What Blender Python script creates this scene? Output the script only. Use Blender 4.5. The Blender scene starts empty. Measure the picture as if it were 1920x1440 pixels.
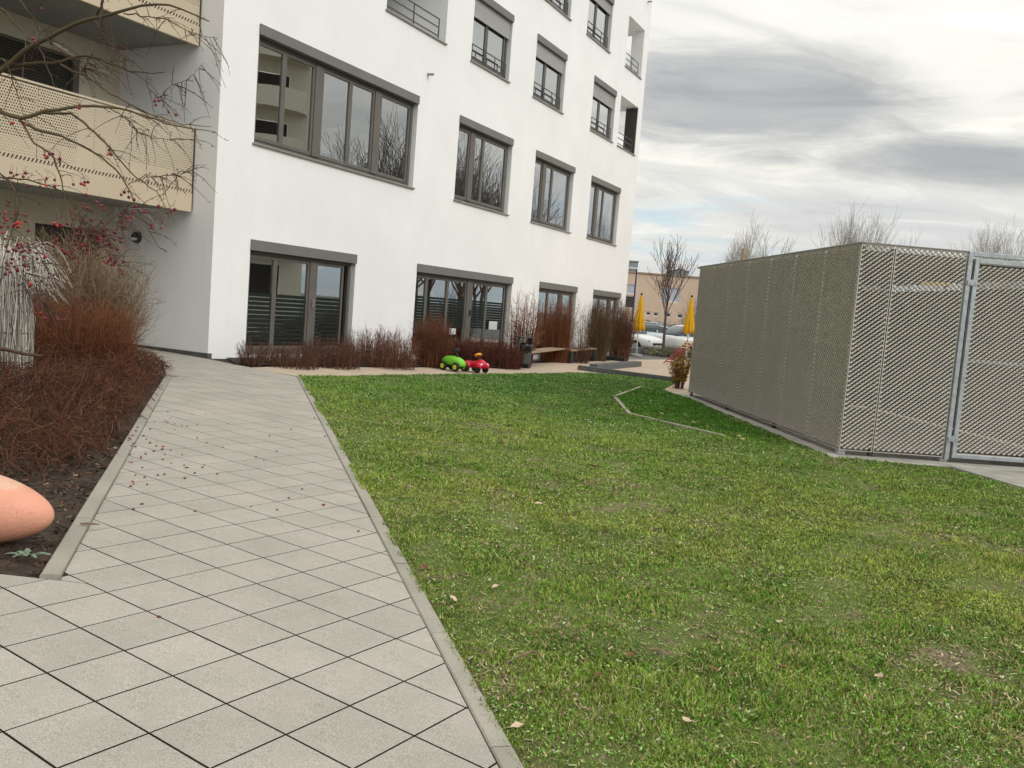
import bpy, bmesh, math, random
import numpy as np
from mathutils import Vector, Matrix
random.seed(7); rng = np.random.default_rng(7)
scn = bpy.context.scene
COL = scn.collection
R = math.radians

# ------------------------------------------------------------------ camera
F_PX = 1630.0
MCAM = np.array([[0.996958, 0.077937, 0.0], [0.006793, -0.086891, 0.996195], [0.077641, -0.993165, -0.087156]])
H0 = 1.461
GS = (0.03885, 0.00567)
cam_d = bpy.data.cameras.new('camera'); cam = bpy.data.objects.new('camera', cam_d); COL.objects.link(cam)
cam_d.sensor_width = 36.0; cam_d.lens = 36.0 * F_PX / 1920.0; cam_d.clip_start = 0.05; cam_d.clip_end = 2000
_r, _u, _b = MCAM[:, 0], -MCAM[:, 1], -MCAM[:, 2]
cam.matrix_world = Matrix(((_r[0], _u[0], _b[0], 0), (_r[1], _u[1], _b[1], 0), (_r[2], _u[2], _b[2], H0), (0, 0, 0, 1)))
scn.camera = cam

# ------------------------------------------------------------------ light
SUN_AZ, SUN_EL = R(122), R(33)          # azimuth clockwise from +Y
SKY_STRENGTH = 0.1
EXPOSURE = 0.34
sun_d = bpy.data.lights.new('sun', 'SUN'); sun_d.energy = 1.1; sun_d.angle = R(28); sun_d.color = (1.0, 0.98, 0.955)
sun = bpy.data.objects.new('sun', sun_d); COL.objects.link(sun)
sdir = Vector((math.sin(SUN_AZ) * math.cos(SUN_EL), math.cos(SUN_AZ) * math.cos(SUN_EL), math.sin(SUN_EL)))
sun.rotation_euler = (-sdir).to_track_quat('-Z', 'Y').to_euler(); sun.location = (0, 0, 30)
world = bpy.data.worlds.new('World'); scn.world = world; world.use_nodes = True
wn = world.node_tree; wn.nodes.clear()
def N(tree, typ, **kw):
    n = tree.nodes.new(typ)
    for k, v in kw.items():
        if k.startswith('i_'):
            n.inputs[k[2:].replace('_', ' ')].default_value = v
        elif k.startswith('n_'):
            n.inputs[int(k[2:])].default_value = v
        else: setattr(n, k, v)
    return n
def L(tree, a, b): tree.links.new(a, b)
def build_world():
    t = wn
    out = N(t, 'ShaderNodeOutputWorld'); bg = N(t, 'ShaderNodeBackground', i_Strength=SKY_STRENGTH)
    sky = N(t, 'ShaderNodeTexSky', sky_type='NISHITA', sun_disc=False)
    sky.sun_elevation = SUN_EL; sky.sun_rotation = SUN_AZ; sky.air_density = 1.0; sky.dust_density = 1.5
    tc = N(t, 'ShaderNodeTexCoord'); sep = N(t, 'ShaderNodeSeparateXYZ'); L(t, tc.outputs['Generated'], sep.inputs[0])
    zc = N(t, 'ShaderNodeMath', operation='MAXIMUM', n_1=0.0); L(t, sep.outputs[2], zc.inputs[0])
    za = N(t, 'ShaderNodeMath', operation='ADD', n_1=0.13); L(t, zc.outputs[0], za.inputs[0])
    dx = N(t, 'ShaderNodeMath', operation='DIVIDE'); L(t, sep.outputs[0], dx.inputs[0]); L(t, za.outputs[0], dx.inputs[1])
    dy = N(t, 'ShaderNodeMath', operation='DIVIDE'); L(t, sep.outputs[1], dy.inputs[0]); L(t, za.outputs[0], dy.inputs[1])
    cb = N(t, 'ShaderNodeCombineXYZ'); L(t, dx.outputs[0], cb.inputs[0]); L(t, dy.outputs[0], cb.inputs[1])
    def noise(scale, det, off, rough=0.55, dist=0.3, sy=1.0):
        mp = N(t, 'ShaderNodeMapping'); mp.inputs['Location'].default_value = off; mp.inputs['Scale'].default_value = (1.0, sy, 1)
        L(t, cb.outputs[0], mp.inputs[0])
        n = N(t, 'ShaderNodeTexNoise', i_Scale=scale, i_Detail=det, i_Roughness=rough, i_Distortion=dist); L(t, mp.outputs[0], n.inputs[0]); return n.outputs[0]
    def ramp(src, stops, interp='EASE'):
        r = N(t, 'ShaderNodeValToRGB'); cr = r.color_ramp; cr.interpolation = interp
        while len(cr.elements) < len(stops): cr.elements.new(0.5)
        for e, (p, c) in zip(cr.elements, stops): e.position = p; e.color = (c[0], c[1], c[2], 1)
        L(t, src, r.inputs[0]); return r.outputs[0]
    n_big = noise(0.42, 4, (1.7, 0.45, 0), 0.5, 0.4, 1.35)
    n_mid = noise(1.25, 7, (3.1, 7.2, 0), 0.62, 0.9, 1.5)
    n_gap = noise(0.8, 6, (11.3, 2.2, 0), 0.6, 0.6, 1.8)
    # cloud brightness: big dark banks x finer streaks
    cbig = ramp(n_big, [(0.32, (0.86, 0.845, 0.79)), (0.48, (0.77, 0.765, 0.725)), (0.62, (0.65, 0.66, 0.66)), (0.78, (0.54, 0.555, 0.57))])
    cmid = ramp(n_mid, [(0.28, (0.80, 0.81, 0.825)), (0.50, (1.0, 1.0, 0.995)), (0.72, (1.24, 1.23, 1.18))])
    mul0 = N(t, 'ShaderNodeMixRGB', blend_type='MULTIPLY', n_0=1.0); L(t, cbig, mul0.inputs[1]); L(t, cmid, mul0.inputs[2])
    # two low dark cloud banks: soft ellipses in the tangents of azimuth and elevation, frayed by noise
    yy = N(t, 'ShaderNodeMath', operation='MAXIMUM', n_1=0.05); L(t, sep.outputs[1], yy.inputs[0])
    ta = N(t, 'ShaderNodeMath', operation='DIVIDE'); L(t, sep.outputs[0], ta.inputs[0]); L(t, yy.outputs[0], ta.inputs[1])
    te = N(t, 'ShaderNodeMath', operation='DIVIDE'); L(t, sep.outputs[2], te.inputs[0]); L(t, yy.outputs[0], te.inputs[1])
    n_fr = noise(2.3, 6, (5.0, 1.0, 0), 0.6, 0.8, 1.4)
    def bank(ca, ce, ra, re):
        m1 = N(t, 'ShaderNodeMath', operation='SUBTRACT', n_1=ca); L(t, ta.outputs[0], m1.inputs[0]); d1 = N(t, 'ShaderNodeMath', operation='DIVIDE', n_1=ra); L(t, m1.outputs[0], d1.inputs[0])
        m2 = N(t, 'ShaderNodeMath', operation='SUBTRACT', n_1=ce); L(t, te.outputs[0], m2.inputs[0]); d2 = N(t, 'ShaderNodeMath', operation='DIVIDE', n_1=re); L(t, m2.outputs[0], d2.inputs[0])
        s1 = N(t, 'ShaderNodeMath', operation='MULTIPLY'); L(t, d1.outputs[0], s1.inputs[0]); L(t, d1.outputs[0], s1.inputs[1])
        s2 = N(t, 'ShaderNodeMath', operation='MULTIPLY_ADD'); L(t, d2.outputs[0], s2.inputs[0]); L(t, d2.outputs[0], s2.inputs[1]); L(t, s1.outputs[0], s2.inputs[2])
        fr_ = N(t, 'ShaderNodeMath', operation='MULTIPLY_ADD', n_1=-2.6); L(t, n_fr, fr_.inputs[0]); L(t, s2.outputs[0], fr_.inputs[2])
        mr = N(t, 'ShaderNodeMapRange', n_1=-1.35, n_2=0.45, n_3=1.0, n_4=0.0); mr.interpolation_type = 'SMOOTHSTEP'; L(t, fr_.outputs[0], mr.inputs[0]); return mr.outputs[0]
    bsum = N(t, 'ShaderNodeMath', operation='MAXIMUM'); L(t, bank(0.235, 0.250, 0.22, 0.062), bsum.inputs[0]); L(t, bank(0.50, 0.205, 0.20, 0.030), bsum.inputs[1])
    mul = N(t, 'ShaderNodeMixRGB', blend_type='MULTIPLY'); L(t, bsum.outputs[0], mul.inputs[0]); L(t, mul0.outputs[0], mul.inputs[1]); mul.inputs[2].default_value = (0.54, 0.565, 0.615, 1)
    # overcast skies are brighter overhead, and round the veiled sun
    zp = N(t, 'ShaderNodeMath', operation='POWER', n_1=2.0); L(t, zc.outputs[0], zp.inputs[0]); el = N(t, 'ShaderNodeMath', operation='MULTIPLY_ADD', n_1=0.95, n_2=0.84); L(t, zp.outputs[0], el.inputs[0])
    dot = N(t, 'ShaderNodeVectorMath', operation='DOT_PRODUCT'); dot.inputs[1].default_value = sdir; L(t, tc.outputs['Generated'], dot.inputs[0])
    dm = N(t, 'ShaderNodeMath', operation='MAXIMUM', n_1=0.0); L(t, dot.outputs['Value'], dm.inputs[0])
    pw = N(t, 'ShaderNodeMath', operation='POWER', n_1=8.0); L(t, dm.outputs[0], pw.inputs[0])
    gl = N(t, 'ShaderNodeMath', operation='MULTIPLY_ADD', n_1=0.32); L(t, pw.outputs[0], gl.inputs[0]); L(t, el.outputs[0], gl.inputs[2])
    sc = N(t, 'ShaderNodeMath', operation='MULTIPLY', n_1=1.0 / SKY_STRENGTH); L(t, gl.outputs[0], sc.inputs[0])
    cc = N(t, 'ShaderNodeVectorMath', operation='SCALE'); L(t, mul.outputs[0], cc.inputs[0]); L(t, sc.outputs[0], cc.inputs['Scale'])
    # gaps of blue, mostly low down
    low = N(t, 'ShaderNodeMapRange', n_1=0.03, n_2=0.20, n_3=0.13, n_4=-0.16); L(t, zc.outputs[0], low.inputs[0])
    ga = N(t, 'ShaderNodeMath', operation='ADD'); L(t, n_gap, ga.inputs[0]); L(t, low.outputs[0], ga.inputs[1])
    gm = N(t, 'ShaderNodeMapRange', n_1=0.50, n_2=0.70, n_3=0.0, n_4=0.8); L(t, ga.outputs[0], gm.inputs[0])
    sm = N(t, 'ShaderNodeMixRGB', blend_type='MIX', n_0=0.8); sm.inputs[2].default_value = (4.7, 6.2, 7.0, 1); L(t, sky.outputs[0], sm.inputs[1])
    mx = N(t, 'ShaderNodeMixRGB', blend_type='MIX'); L(t, gm.outputs[0], mx.inputs[0]); L(t, cc.outputs[0], mx.inputs[1]); L(t, sm.outputs[0], mx.inputs[2])
    L(t, mx.outputs[0], bg.inputs[0]); L(t, bg.outputs[0], out.inputs[0])
build_world()
scn.view_settings.view_transform = 'Standard'; scn.view_settings.look = 'None'
scn.view_settings.exposure = EXPOSURE; scn.view_settings.gamma = 1.0; scn.view_settings.use_curve_mapping = False
scn.render.resolution_x = 1024; scn.render.resolution_y = 768

# ------------------------------------------------------------------ ground maths and pixel rays
def gz(x, y): return -0.27 * np.tanh((GS[0] * np.asarray(x, float) + GS[1] * np.asarray(y, float)) / 0.27)
def ray(px, py): return MCAM @ np.array([px - 960.0, py - 720.0, F_PX])
def gh(px, py, dz=0.0):
    """point where the ray of a pixel meets the ground"""
    v = ray(px, py); lo, hi = 1e-4, 200.0 / abs(v[1])
    for _ in range(60):
        m = (lo + hi) / 2; q = v * m
        if q[2] + H0 > gz(q[0], q[1]) + dz: lo = m
        else: hi = m
    q = v * hi; return Vector((q[0], q[1], q[2] + H0))
def at(px, py, dist):
    """point on a pixel's ray at a distance forward"""
    v = ray(px, py); q = v * (dist / v[1]); return Vector((q[0], q[1], q[2] + H0))
def on(x, y, dz=0.0): return Vector((x, y, float(gz(x, y)) + dz))

# ------------------------------------------------------------------ materials
MATS = {}
def mat(name, col, rough=0.7, var=0.0, scale=8.0, bump=0.0, bscale=60.0, metal=0.0, spec=0.3, var_col=None, detail=5, island=0.0, objrand=0.0, coord='Object', attr=None, trans=0.0):
    if name in MATS: return MATS[name]
    m = bpy.data.materials.new(name); m.use_nodes = True; t = m.node_tree; b = t.nodes['Principled BSDF']
    b.inputs['Roughness'].default_value = rough; b.inputs['Metallic'].default_value = metal; b.inputs['Specular IOR Level'].default_value = spec
    tc = N(t, 'ShaderNodeTexCoord'); src = None
    if attr:
        a = N(t, 'ShaderNodeAttribute', attribute_name=attr); src = a.outputs['Color']
    if var > 0:
        n = N(t, 'ShaderNodeTexNoise', i_Scale=scale, i_Detail=detail, i_Roughness=0.6); L(t, tc.outputs[coord], n.inputs[0])
        mr = N(t, 'ShaderNodeMapRange', n_1=0.32, n_2=0.68); L(t, n.outputs[0], mr.inputs[0])
        c2 = var_col if var_col else tuple(c * (1 - var) for c in col)
        mx = N(t, 'ShaderNodeMixRGB'); L(t, mr.outputs[0], mx.inputs[0])
        mx.inputs[1].default_value = (*c2, 1); mx.inputs[2].default_value = (*(tuple(min(1, c * (1 + var * .5)) for c in col) if not var_col else col), 1)
        if src is not None:
            m2 = N(t, 'ShaderNodeMixRGB', blend_type='MULTIPLY', n_0=1.0); L(t, src, m2.inputs[1]); L(t, mx.outputs[0], m2.inputs[2]); src = m2.outputs[0]
        else: src = mx.outputs[0]
    if island or objrand:
        g = N(t, 'ShaderNodeNewGeometry'); oi = N(t, 'ShaderNodeObjectInfo')
        s = N(t, 'ShaderNodeMath', operation='ADD'); L(t, g.outputs['Random Per Island'], s.inputs[0]); L(t, oi.outputs['Random'], s.inputs[1])
        fr = N(t, 'ShaderNodeMath', operation='FRACT'); L(t, s.outputs[0], fr.inputs[0])
        k = max(island, objrand)
        mr = N(t, 'ShaderNodeMapRange', n_3=1 - k, n_4=1 + k); L(t, fr.outputs[0], mr.inputs[0])
        sc = N(t, 'ShaderNodeVectorMath', operation='SCALE'); L(t, mr.outputs[0], sc.inputs['Scale'])
        if src is not None: L(t, src, sc.inputs[0])
        else: sc.inputs[0].default_value = col
        src = sc.outputs[0]
    if src is not None: L(t, src, b.inputs['Base Color'])
    else: b.inputs['Base Color'].default_value = (*col, 1)
    if bump > 0:
        n = N(t, 'ShaderNodeTexNoise', i_Scale=bscale, i_Detail=4); L(t, tc.outputs[coord], n.inputs[0])
        bp = N(t, 'ShaderNodeBump', i_Strength=bump, i_Distance=0.02); L(t, n.outputs[0], bp.inputs['Height']); L(t, bp.outputs[0], b.inputs['Normal'])
    MATS[name] = m; return m
def glass_mat(name, tint=(0.55, 0.6, 0.6), boost=2.4, base=0.26):
    if name in MATS: return MATS[name]
    m = bpy.data.materials.new(name); m.use_nodes = True; t = m.node_tree; t.nodes.clear()
    o = N(t, 'ShaderNodeOutputMaterial'); tr = N(t, 'ShaderNodeBsdfTransparent'); tr.inputs[0].default_value = (*tint, 1)
    gl = N(t, 'ShaderNodeBsdfGlossy', i_Roughness=0.0); gl.inputs[0].default_value = (0.93, 0.96, 0.98, 1)
    tc = N(t, 'ShaderNodeTexCoord'); nz = N(t, 'ShaderNodeTexNoise', i_Scale=1.1, i_Detail=1); L(t, tc.outputs['Object'], nz.inputs[0])
    bp = N(t, 'ShaderNodeBump', i_Strength=0.05, i_Distance=0.02); L(t, nz.outputs[0], bp.inputs['Height']); L(t, bp.outputs[0], gl.inputs['Normal'])
    fr = N(t, 'ShaderNodeFresnel', i_IOR=1.5); ma = N(t, 'ShaderNodeMath', operation='MULTIPLY_ADD', n_1=boost, n_2=base); ma.use_clamp = True; L(t, fr.outputs[0], ma.inputs[0])
    mx = N(t, 'ShaderNodeMixShader'); L(t, ma.outputs[0], mx.inputs[0]); L(t, tr.outputs[0], mx.inputs[1]); L(t, gl.outputs[0], mx.inputs[2]); L(t, mx.outputs[0], o.inputs[0])
    MATS[name] = m; return m

# ------------------------------------------------------------------ mesh helpers
class MB:
    def __init__(s): s.v = []; s.f = []
    def add(s, vs, fs):
        k = len(s.v); s.v += [tuple(p) for p in vs]; s.f += [tuple(i + k for i in f) for f in fs]; return s
    def box(s, x0, x1, y0, y1, z0, z1):
        v = [(x, y, z) for z in (z0, z1) for y in (y0, y1) for x in (x0, x1)]
        return s.add(v, [(0, 2, 3, 1), (4, 5, 7, 6), (0, 1, 5, 4), (2, 6, 7, 3), (0, 4, 6, 2), (1, 3, 7, 5)])
    def bbox(s, x0, x1, y0, y1, z0, z1, b=0.005):
        """box with chamfered edges"""
        b = min(b, (x1 - x0) / 3, (y1 - y0) / 3, (z1 - z0) / 3); c = ((x0 + x1) / 2, (y0 + y1) / 2, (z0 + z1) / 2)
        bm = bmesh.new(); bmesh.ops.create_cube(bm, size=1.0)
        for q in bm.verts: q.co = Vector((c[0] + q.co.x * (x1 - x0), c[1] + q.co.y * (y1 - y0), c[2] + q.co.z * (z1 - z0)))
        bmesh.ops.bevel(bm, geom=bm.edges[:], offset=b, segments=1, affect='EDGES'); bm.verts.index_update()
        s.add([q.co[:] for q in bm.verts], [tuple(q.index for q in f.verts) for f in bm.faces]); bm.free(); return s
    def quad(s, a, b, c, d): return s.add([a, b, c, d], [(0, 1, 2, 3)])
    def poly(s, pts): return s.add(pts, [tuple(range(len(pts)))])
    def prism(s, pts, axis_vec):
        n = len(pts); a = [Vector(p) for p in pts]; b = [p + Vector(axis_vec) for p in a]
        return s.add(a + b, [tuple(range(n - 1, -1, -1)), tuple(range(n, 2 * n))] + [(i, (i + 1) % n, n + (i + 1) % n, n + i) for i in range(n)])
    def tube(s, pts, rad, n=8, caps=True):
        pts = [Vector(p) for p in pts]; rad = rad if hasattr(rad, '__len__') else [rad] * len(pts); rings = []
        up = Vector((0, 0, 1)); k0 = len(s.v)
        for i, p in enumerate(pts):
            t = (pts[min(i + 1, len(pts) - 1)] - pts[max(i - 1, 0)]).normalized()
            x = t.cross(up if abs(t.z) < .95 else Vector((1, 0, 0))).normalized(); y = t.cross(x)
            s.v += [tuple(p + (x * math.cos(q) + y * math.sin(q)) * rad[i]) for q in [2 * math.pi * j / n for j in range(n)]]
        for i in range(len(pts) - 1):
            for j in range(n): s.f.append((k0 + i * n + j, k0 + i * n + (j + 1) % n, k0 + (i + 1) * n + (j + 1) % n, k0 + (i + 1) * n + j))
        if caps:
            s.f.append(tuple(k0 + j for j in range(n - 1, -1, -1))); s.f.append(tuple(k0 + (len(pts) - 1) * n + j for j in range(n)))
        return s
    def lathe(s, prof, n=24, c=(0, 0, 0), sx=1.0, sy=1.0):
        k0 = len(s.v)
        for r, z in prof: s.v += [(c[0] + r * sx * math.cos(2 * math.pi * j / n), c[1] + r * sy * math.sin(2 * math.pi * j / n), c[2] + z) for j in range(n)]
        for i in range(len(prof) - 1):
            for j in range(n): s.f.append((k0 + i * n + j, k0 + i * n + (j + 1) % n, k0 + (i + 1) * n + (j + 1) % n, k0 + (i + 1) * n + j))
        if prof[0][0] > 1e-6: s.f.append(tuple(k0 + j for j in range(n - 1, -1, -1)))
        if prof[-1][0] > 1e-6: s.f.append(tuple(k0 + (len(prof) - 1) * n + j for j in range(n)))
        return s
    def build(s, name, m, parent=None, smooth=False, loc=None):
        me = bpy.data.meshes.new(name); me.from_pydata(s.v, [], s.f); me.update()
        return link(name, me, m, parent, smooth, loc)
def link(name, me, m, parent=None, smooth=False, loc=None):
    if m is not None and not me.materials: me.materials.append(m)
    if smooth: me.polygons.foreach_set('use_smooth', [True] * len(me.polygons))
    o = bpy.data.objects.new(name, me); COL.objects.link(o)
    if parent is not None: o.parent = parent
    if loc is not None: o.location = loc
    return o
def fast(name, V, Fc, m, parent=None, col=None, smooth=False, kind=None):
    """V (n,3), Fc (k,3 or 4) numpy arrays -> object; col per-vertex (n,3)"""
    V = np.asarray(V, np.float32); Fc = np.asarray(Fc, np.int32); me = bpy.data.meshes.new(name); k = Fc.shape[1]
    me.vertices.add(len(V)); me.vertices.foreach_set('co', V.ravel())
    me.loops.add(Fc.size); me.loops.foreach_set('vertex_index', Fc.ravel())
    me.polygons.add(len(Fc)); me.polygons.foreach_set('loop_start', np.arange(0, Fc.size, k, dtype=np.int32)); me.polygons.foreach_set('loop_total', np.full(len(Fc), k, np.int32))
    if col is not None:
        a = me.color_attributes.new('tint', 'FLOAT_COLOR', 'POINT'); c = np.ones((len(V), 4), np.float32); c[:, :3] = col; a.data.foreach_set('color', c.ravel())
    me.update(calc_edges=True); me.validate()
    o = link(name, me, m, parent, smooth)
    if kind: o['kind'] = kind
    return o
def tubes(P, Rd, sides=3):
    """P (K,n,3) polylines, Rd (K,n) radii -> verts, quads"""
    P = np.asarray(P, float); K, n, _ = P.shape; T = np.empty_like(P); T[:, 1:-1] = P[:, 2:] - P[:, :-2]; T[:, 0] = P[:, 1] - P[:, 0]; T[:, -1] = P[:, -1] - P[:, -2]
    T /= np.linalg.norm(T, axis=2, keepdims=True) + 1e-9
    ref = np.where(np.abs(T[:, :, 2:3]) < .9, np.array([0, 0, 1.0]), np.array([1.0, 0, 0])); X = np.cross(T, ref); X /= np.linalg.norm(X, axis=2, keepdims=True) + 1e-9; Y = np.cross(T, X)
    an = 2 * np.pi * np.arange(sides) / sides
    V = P[:, :, None, :] + Rd[:, :, None, None] * (X[:, :, None, :] * np.cos(an)[None, None, :, None] + Y[:, :, None, :] * np.sin(an)[None, None, :, None])
    idx = np.arange(K * n * sides).reshape(K, n, sides); nx = np.roll(idx, -1, axis=2)
    Q = np.stack([idx[:, :-1], nx[:, :-1], nx[:, 1:], idx[:, 1:]], axis=-1).reshape(-1, 4)
    return V.reshape(-1, 3), Q
def thing(name, label, cat, loc=(0, 0, 0), rotz=0.0, group=None):
    o = bpy.data.objects.new(name, None); COL.objects.link(o); o.empty_display_size = 0.1
    o.location = loc; o.rotation_euler = (0, 0, rotz); return tag(o, label, cat, group)
def tag(o, label, cat, group=None):
    o['label'] = label; o['category'] = cat
    if group: o['group'] = group
    return o
def struct(o, label=None):
    o['kind'] = 'structure'
    if label: o['label'] = label
    return o

# ------------------------------------------------------------------ polygon tools
def clip(poly, a, n):
    """keep the side of the line through a where (p-a).n >= 0"""
    out = []
    for i in range(len(poly)):
        p, q = poly[i], poly[(i + 1) % len(poly)]; dp = (p[0] - a[0]) * n[0] + (p[1] - a[1]) * n[1]; dq = (q[0] - a[0]) * n[0] + (q[1] - a[1]) * n[1]
        if dp >= 0: out.append(p)
        if (dp >= 0) != (dq >= 0):
            t = dp / (dp - dq); out.append((p[0] + (q[0] - p[0]) * t, p[1] + (q[1] - p[1]) * t))
    return out
def area(poly): return 0.5 * sum(poly[i][0] * poly[(i + 1) % len(poly)][1] - poly[(i + 1) % len(poly)][0] * poly[i][1] for i in range(len(poly)))
def inside(poly, X, Y):
    r = np.zeros(len(X), bool); n = len(poly)
    for i in range(n):
        x0, y0 = poly[i]; x1, y1 = poly[(i + 1) % n]
        c = ((y0 > Y) != (y1 > Y)) & (X < (x1 - x0) * (Y - y0) / (y1 - y0 + 1e-12) + x0); r ^= c
    return r
def sheet(name, poly, dz, m, step=0.5, parent=None, rough=0.0, thick=0.0):
    """ground-following sheet over a polygon, triangulated on a grid"""
    bm = bmesh.new(); vs = [bm.verts.new((p[0], p[1], 0)) for p in poly]; bm.faces.new(vs)
    xs = [p[0] for p in poly]; ys = [p[1] for p in poly]
    x = math.floor(min(xs) / step) * step + step
    while x < max(xs): bmesh.ops.bisect_plane(bm, geom=bm.verts[:] + bm.edges[:] + bm.faces[:], plane_co=(x, 0, 0), plane_no=(1, 0, 0)); x += step
    y = math.floor(min(ys) / step) * step + step
    while y < max(ys): bmesh.ops.bisect_plane(bm, geom=bm.verts[:] + bm.edges[:] + bm.faces[:], plane_co=(0, y, 0), plane_no=(0, 1, 0)); y += step
    for v in bm.verts:
        inner = not v.is_boundary
        v.co.z = float(gz(v.co.x, v.co.y)) + dz + (random.uniform(-rough, rough) if inner else 0)
    if thick:
        r = bmesh.ops.extrude_face_region(bm, geom=bm.faces[:])
        for v in [g for g in r['geom'] if isinstance(g, bmesh.types.BMVert)]: v.co.z -= thick
    bmesh.ops.recalc_face_normals(bm, faces=bm.faces[:])
    me = bpy.data.meshes.new(name); bm.to_mesh(me); bm.free()
    return link(name, me, m, parent, smooth=(rough > 0))
XY = lambda px, py: tuple(gh(px, py)[:2])

# ================================================================== SETTING
m_far = mat('far_paving', (0.17, 0.165, 0.155), 0.9, 0.25, 1.5, 0.3, 40)
m_sand = mat('sand', (0.50, 0.405, 0.31), 0.95, 0.22, 3.0, 0.5, 45, var_col=(0.40, 0.32, 0.245))
m_soil = mat('soil', (0.055, 0.038, 0.028), 0.95, 0.5, 9, 0.9, 45)
m_joint = mat('joint_sand', (0.028, 0.022, 0.016), 0.95, 0.4, 20, 0.3, 90)
def tile_material(name, col, var, blotch):
    m = mat(name, col, 0.82, var, 170.0, 0.25, 260, island=0.055, detail=3)
    t = m.node_tree; b = t.nodes['Principled BSDF']; lk = b.inputs['Base Color'].links[0]; src = lk.from_socket
    g = N(t, 'ShaderNodeNewGeometry'); n = N(t, 'ShaderNodeTexNoise', i_Scale=1.4, i_Detail=6, i_Roughness=0.65); L(t, g.outputs['Position'], n.inputs[0])
    mr = N(t, 'ShaderNodeMapRange', n_1=0.35, n_2=0.7); L(t, n.outputs[0], mr.inputs[0])
    cr = N(t, 'ShaderNodeMixRGB'); cr.inputs[1].default_value = (1.06, 1.02, 1.0, 1); cr.inputs[2].default_value = (*blotch, 1); L(t, mr.outputs[0], cr.inputs[0])
    mu = N(t, 'ShaderNodeMixRGB', blend_type='MULTIPLY', n_0=1.0); L(t, src, mu.inputs[1]); L(t, cr.outputs[0], mu.inputs[2])
    # small dark specks of dirt
    n2 = N(t, 'ShaderNodeTexNoise', i_Scale=14.0, i_Detail=5, i_Roughness=0.7); L(t, g.outputs['Position'], n2.inputs[0])
    m2 = N(t, 'ShaderNodeMapRange', n_1=0.62, n_2=0.74, n_3=1.0, n_4=0.74); L(t, n2.outputs[0], m2.inputs[0])
    sc = N(t, 'ShaderNodeVectorMath', operation='SCALE'); L(t, mu.outputs[0], sc.inputs[0]); L(t, m2.outputs[0], sc.inputs['Scale']); L(t, sc.outputs[0], b.inputs['Base Color'])
    return m
m_tile = tile_material('concrete_tile', (0.405, 0.388, 0.355), 0.34, (0.84, 0.845, 0.80))
m_kerb = tile_material('kerb_concrete', (0.34, 0.325, 0.29), 0.22, (0.78, 0.80, 0.74))

def far_ground():
    rs = [0, 3, 6, 10, 15, 20, 26, 34, 45, 60, 90, 140, 260, 600]; n = 72; v = [(0, 20, float(gz(0, 20)) - .06)]; f = []
    for r in rs[1:]:
        for j in range(n):
            x, y = r * math.cos(2 * math.pi * j / n), 20 + r * math.sin(2 * math.pi * j / n); v.append((x, y, float(gz(x, y)) - .06))
    for j in range(n): f.append((0, 1 + j, 1 + (j + 1) % n))
    for i in range(len(rs) - 2):
        for j in range(n):
            a = 1 + i * n; b = a + n; f.append((a + j, b + j, b + (j + 1) % n, a + (j + 1) % n))
    return struct(MB().add(v, f).build('ground', m_far, smooth=True))
far_ground()

KR0 = Vector(XY(938, 1440)); KR1 = Vector(XY(556, 705)); KRd = (KR1 - KR0).normalized(); KRn = Vector((KRd.y, -KRd.x))
KL0 = Vector(XY(112, 1086)); KL1 = Vector(XY(322, 706)); KLd = (KL1 - KL0).normalized(); KLn = Vector((-KLd.y, KLd.x))
KW = 0.08
SH0 = Vector((4.53, 11.80)); SHa = Vector((-.0703, .9975)).normalized(); SHb = Vector((.9975, .0703)).normalized()
SHL, SHF = 7.78, 4.25
def shp(a, b): p = SH0 + SHa * a + SHb * b; return (p.x, p.y)
BC = gh(389, 672); FD = Vector((.45076, .89264)).normalized(); FI = Vector((-FD.y, FD.x))   # facade direction, inward
def fp(u, y): p = BC.xy + FD * u + FI * y; return (p.x, p.y)

# sand with the playground
sand_poly = [XY(556, 706), XY(466, 688), fp(1.0, -1.0), fp(21.8, -0.4), (8, 40), (16, 42), (16, 20), (4.6, 20.0), (2, 20), (-2.9, 14.2)]
struct(sheet('sand', sand_poly, -0.012, m_sand, 0.8, rough=0.006))

# planting bed in front of the facade
bedF = [XY(440, 684), XY(480, 686.5), XY(620, 687), XY(760, 688), XY(860, 688), XY(965, 691), XY(1010, 678), XY(1120, 668), XY(1185, 662)]
bed_poly = bedF + [fp(21.9, -0.02), fp(0.45, -0.02)]
struct(sheet('planting_bed', bed_poly, 0.02, m_soil, 0.6, rough=0.02))
# planting bed on the left
KLo = [KL0 + KLn * KW, KL1 + KLn * KW]
bed2 = [tuple(KLo[0]), tuple(KLo[1]), (-5.6, 12.9), (-12.5, 13.2), (-12.5, 3.95), tuple(XY(0, 1073))]
struct(sheet('planting_bed', bed2, -0.004, m_soil, 0.25, rough=0.012))

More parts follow.
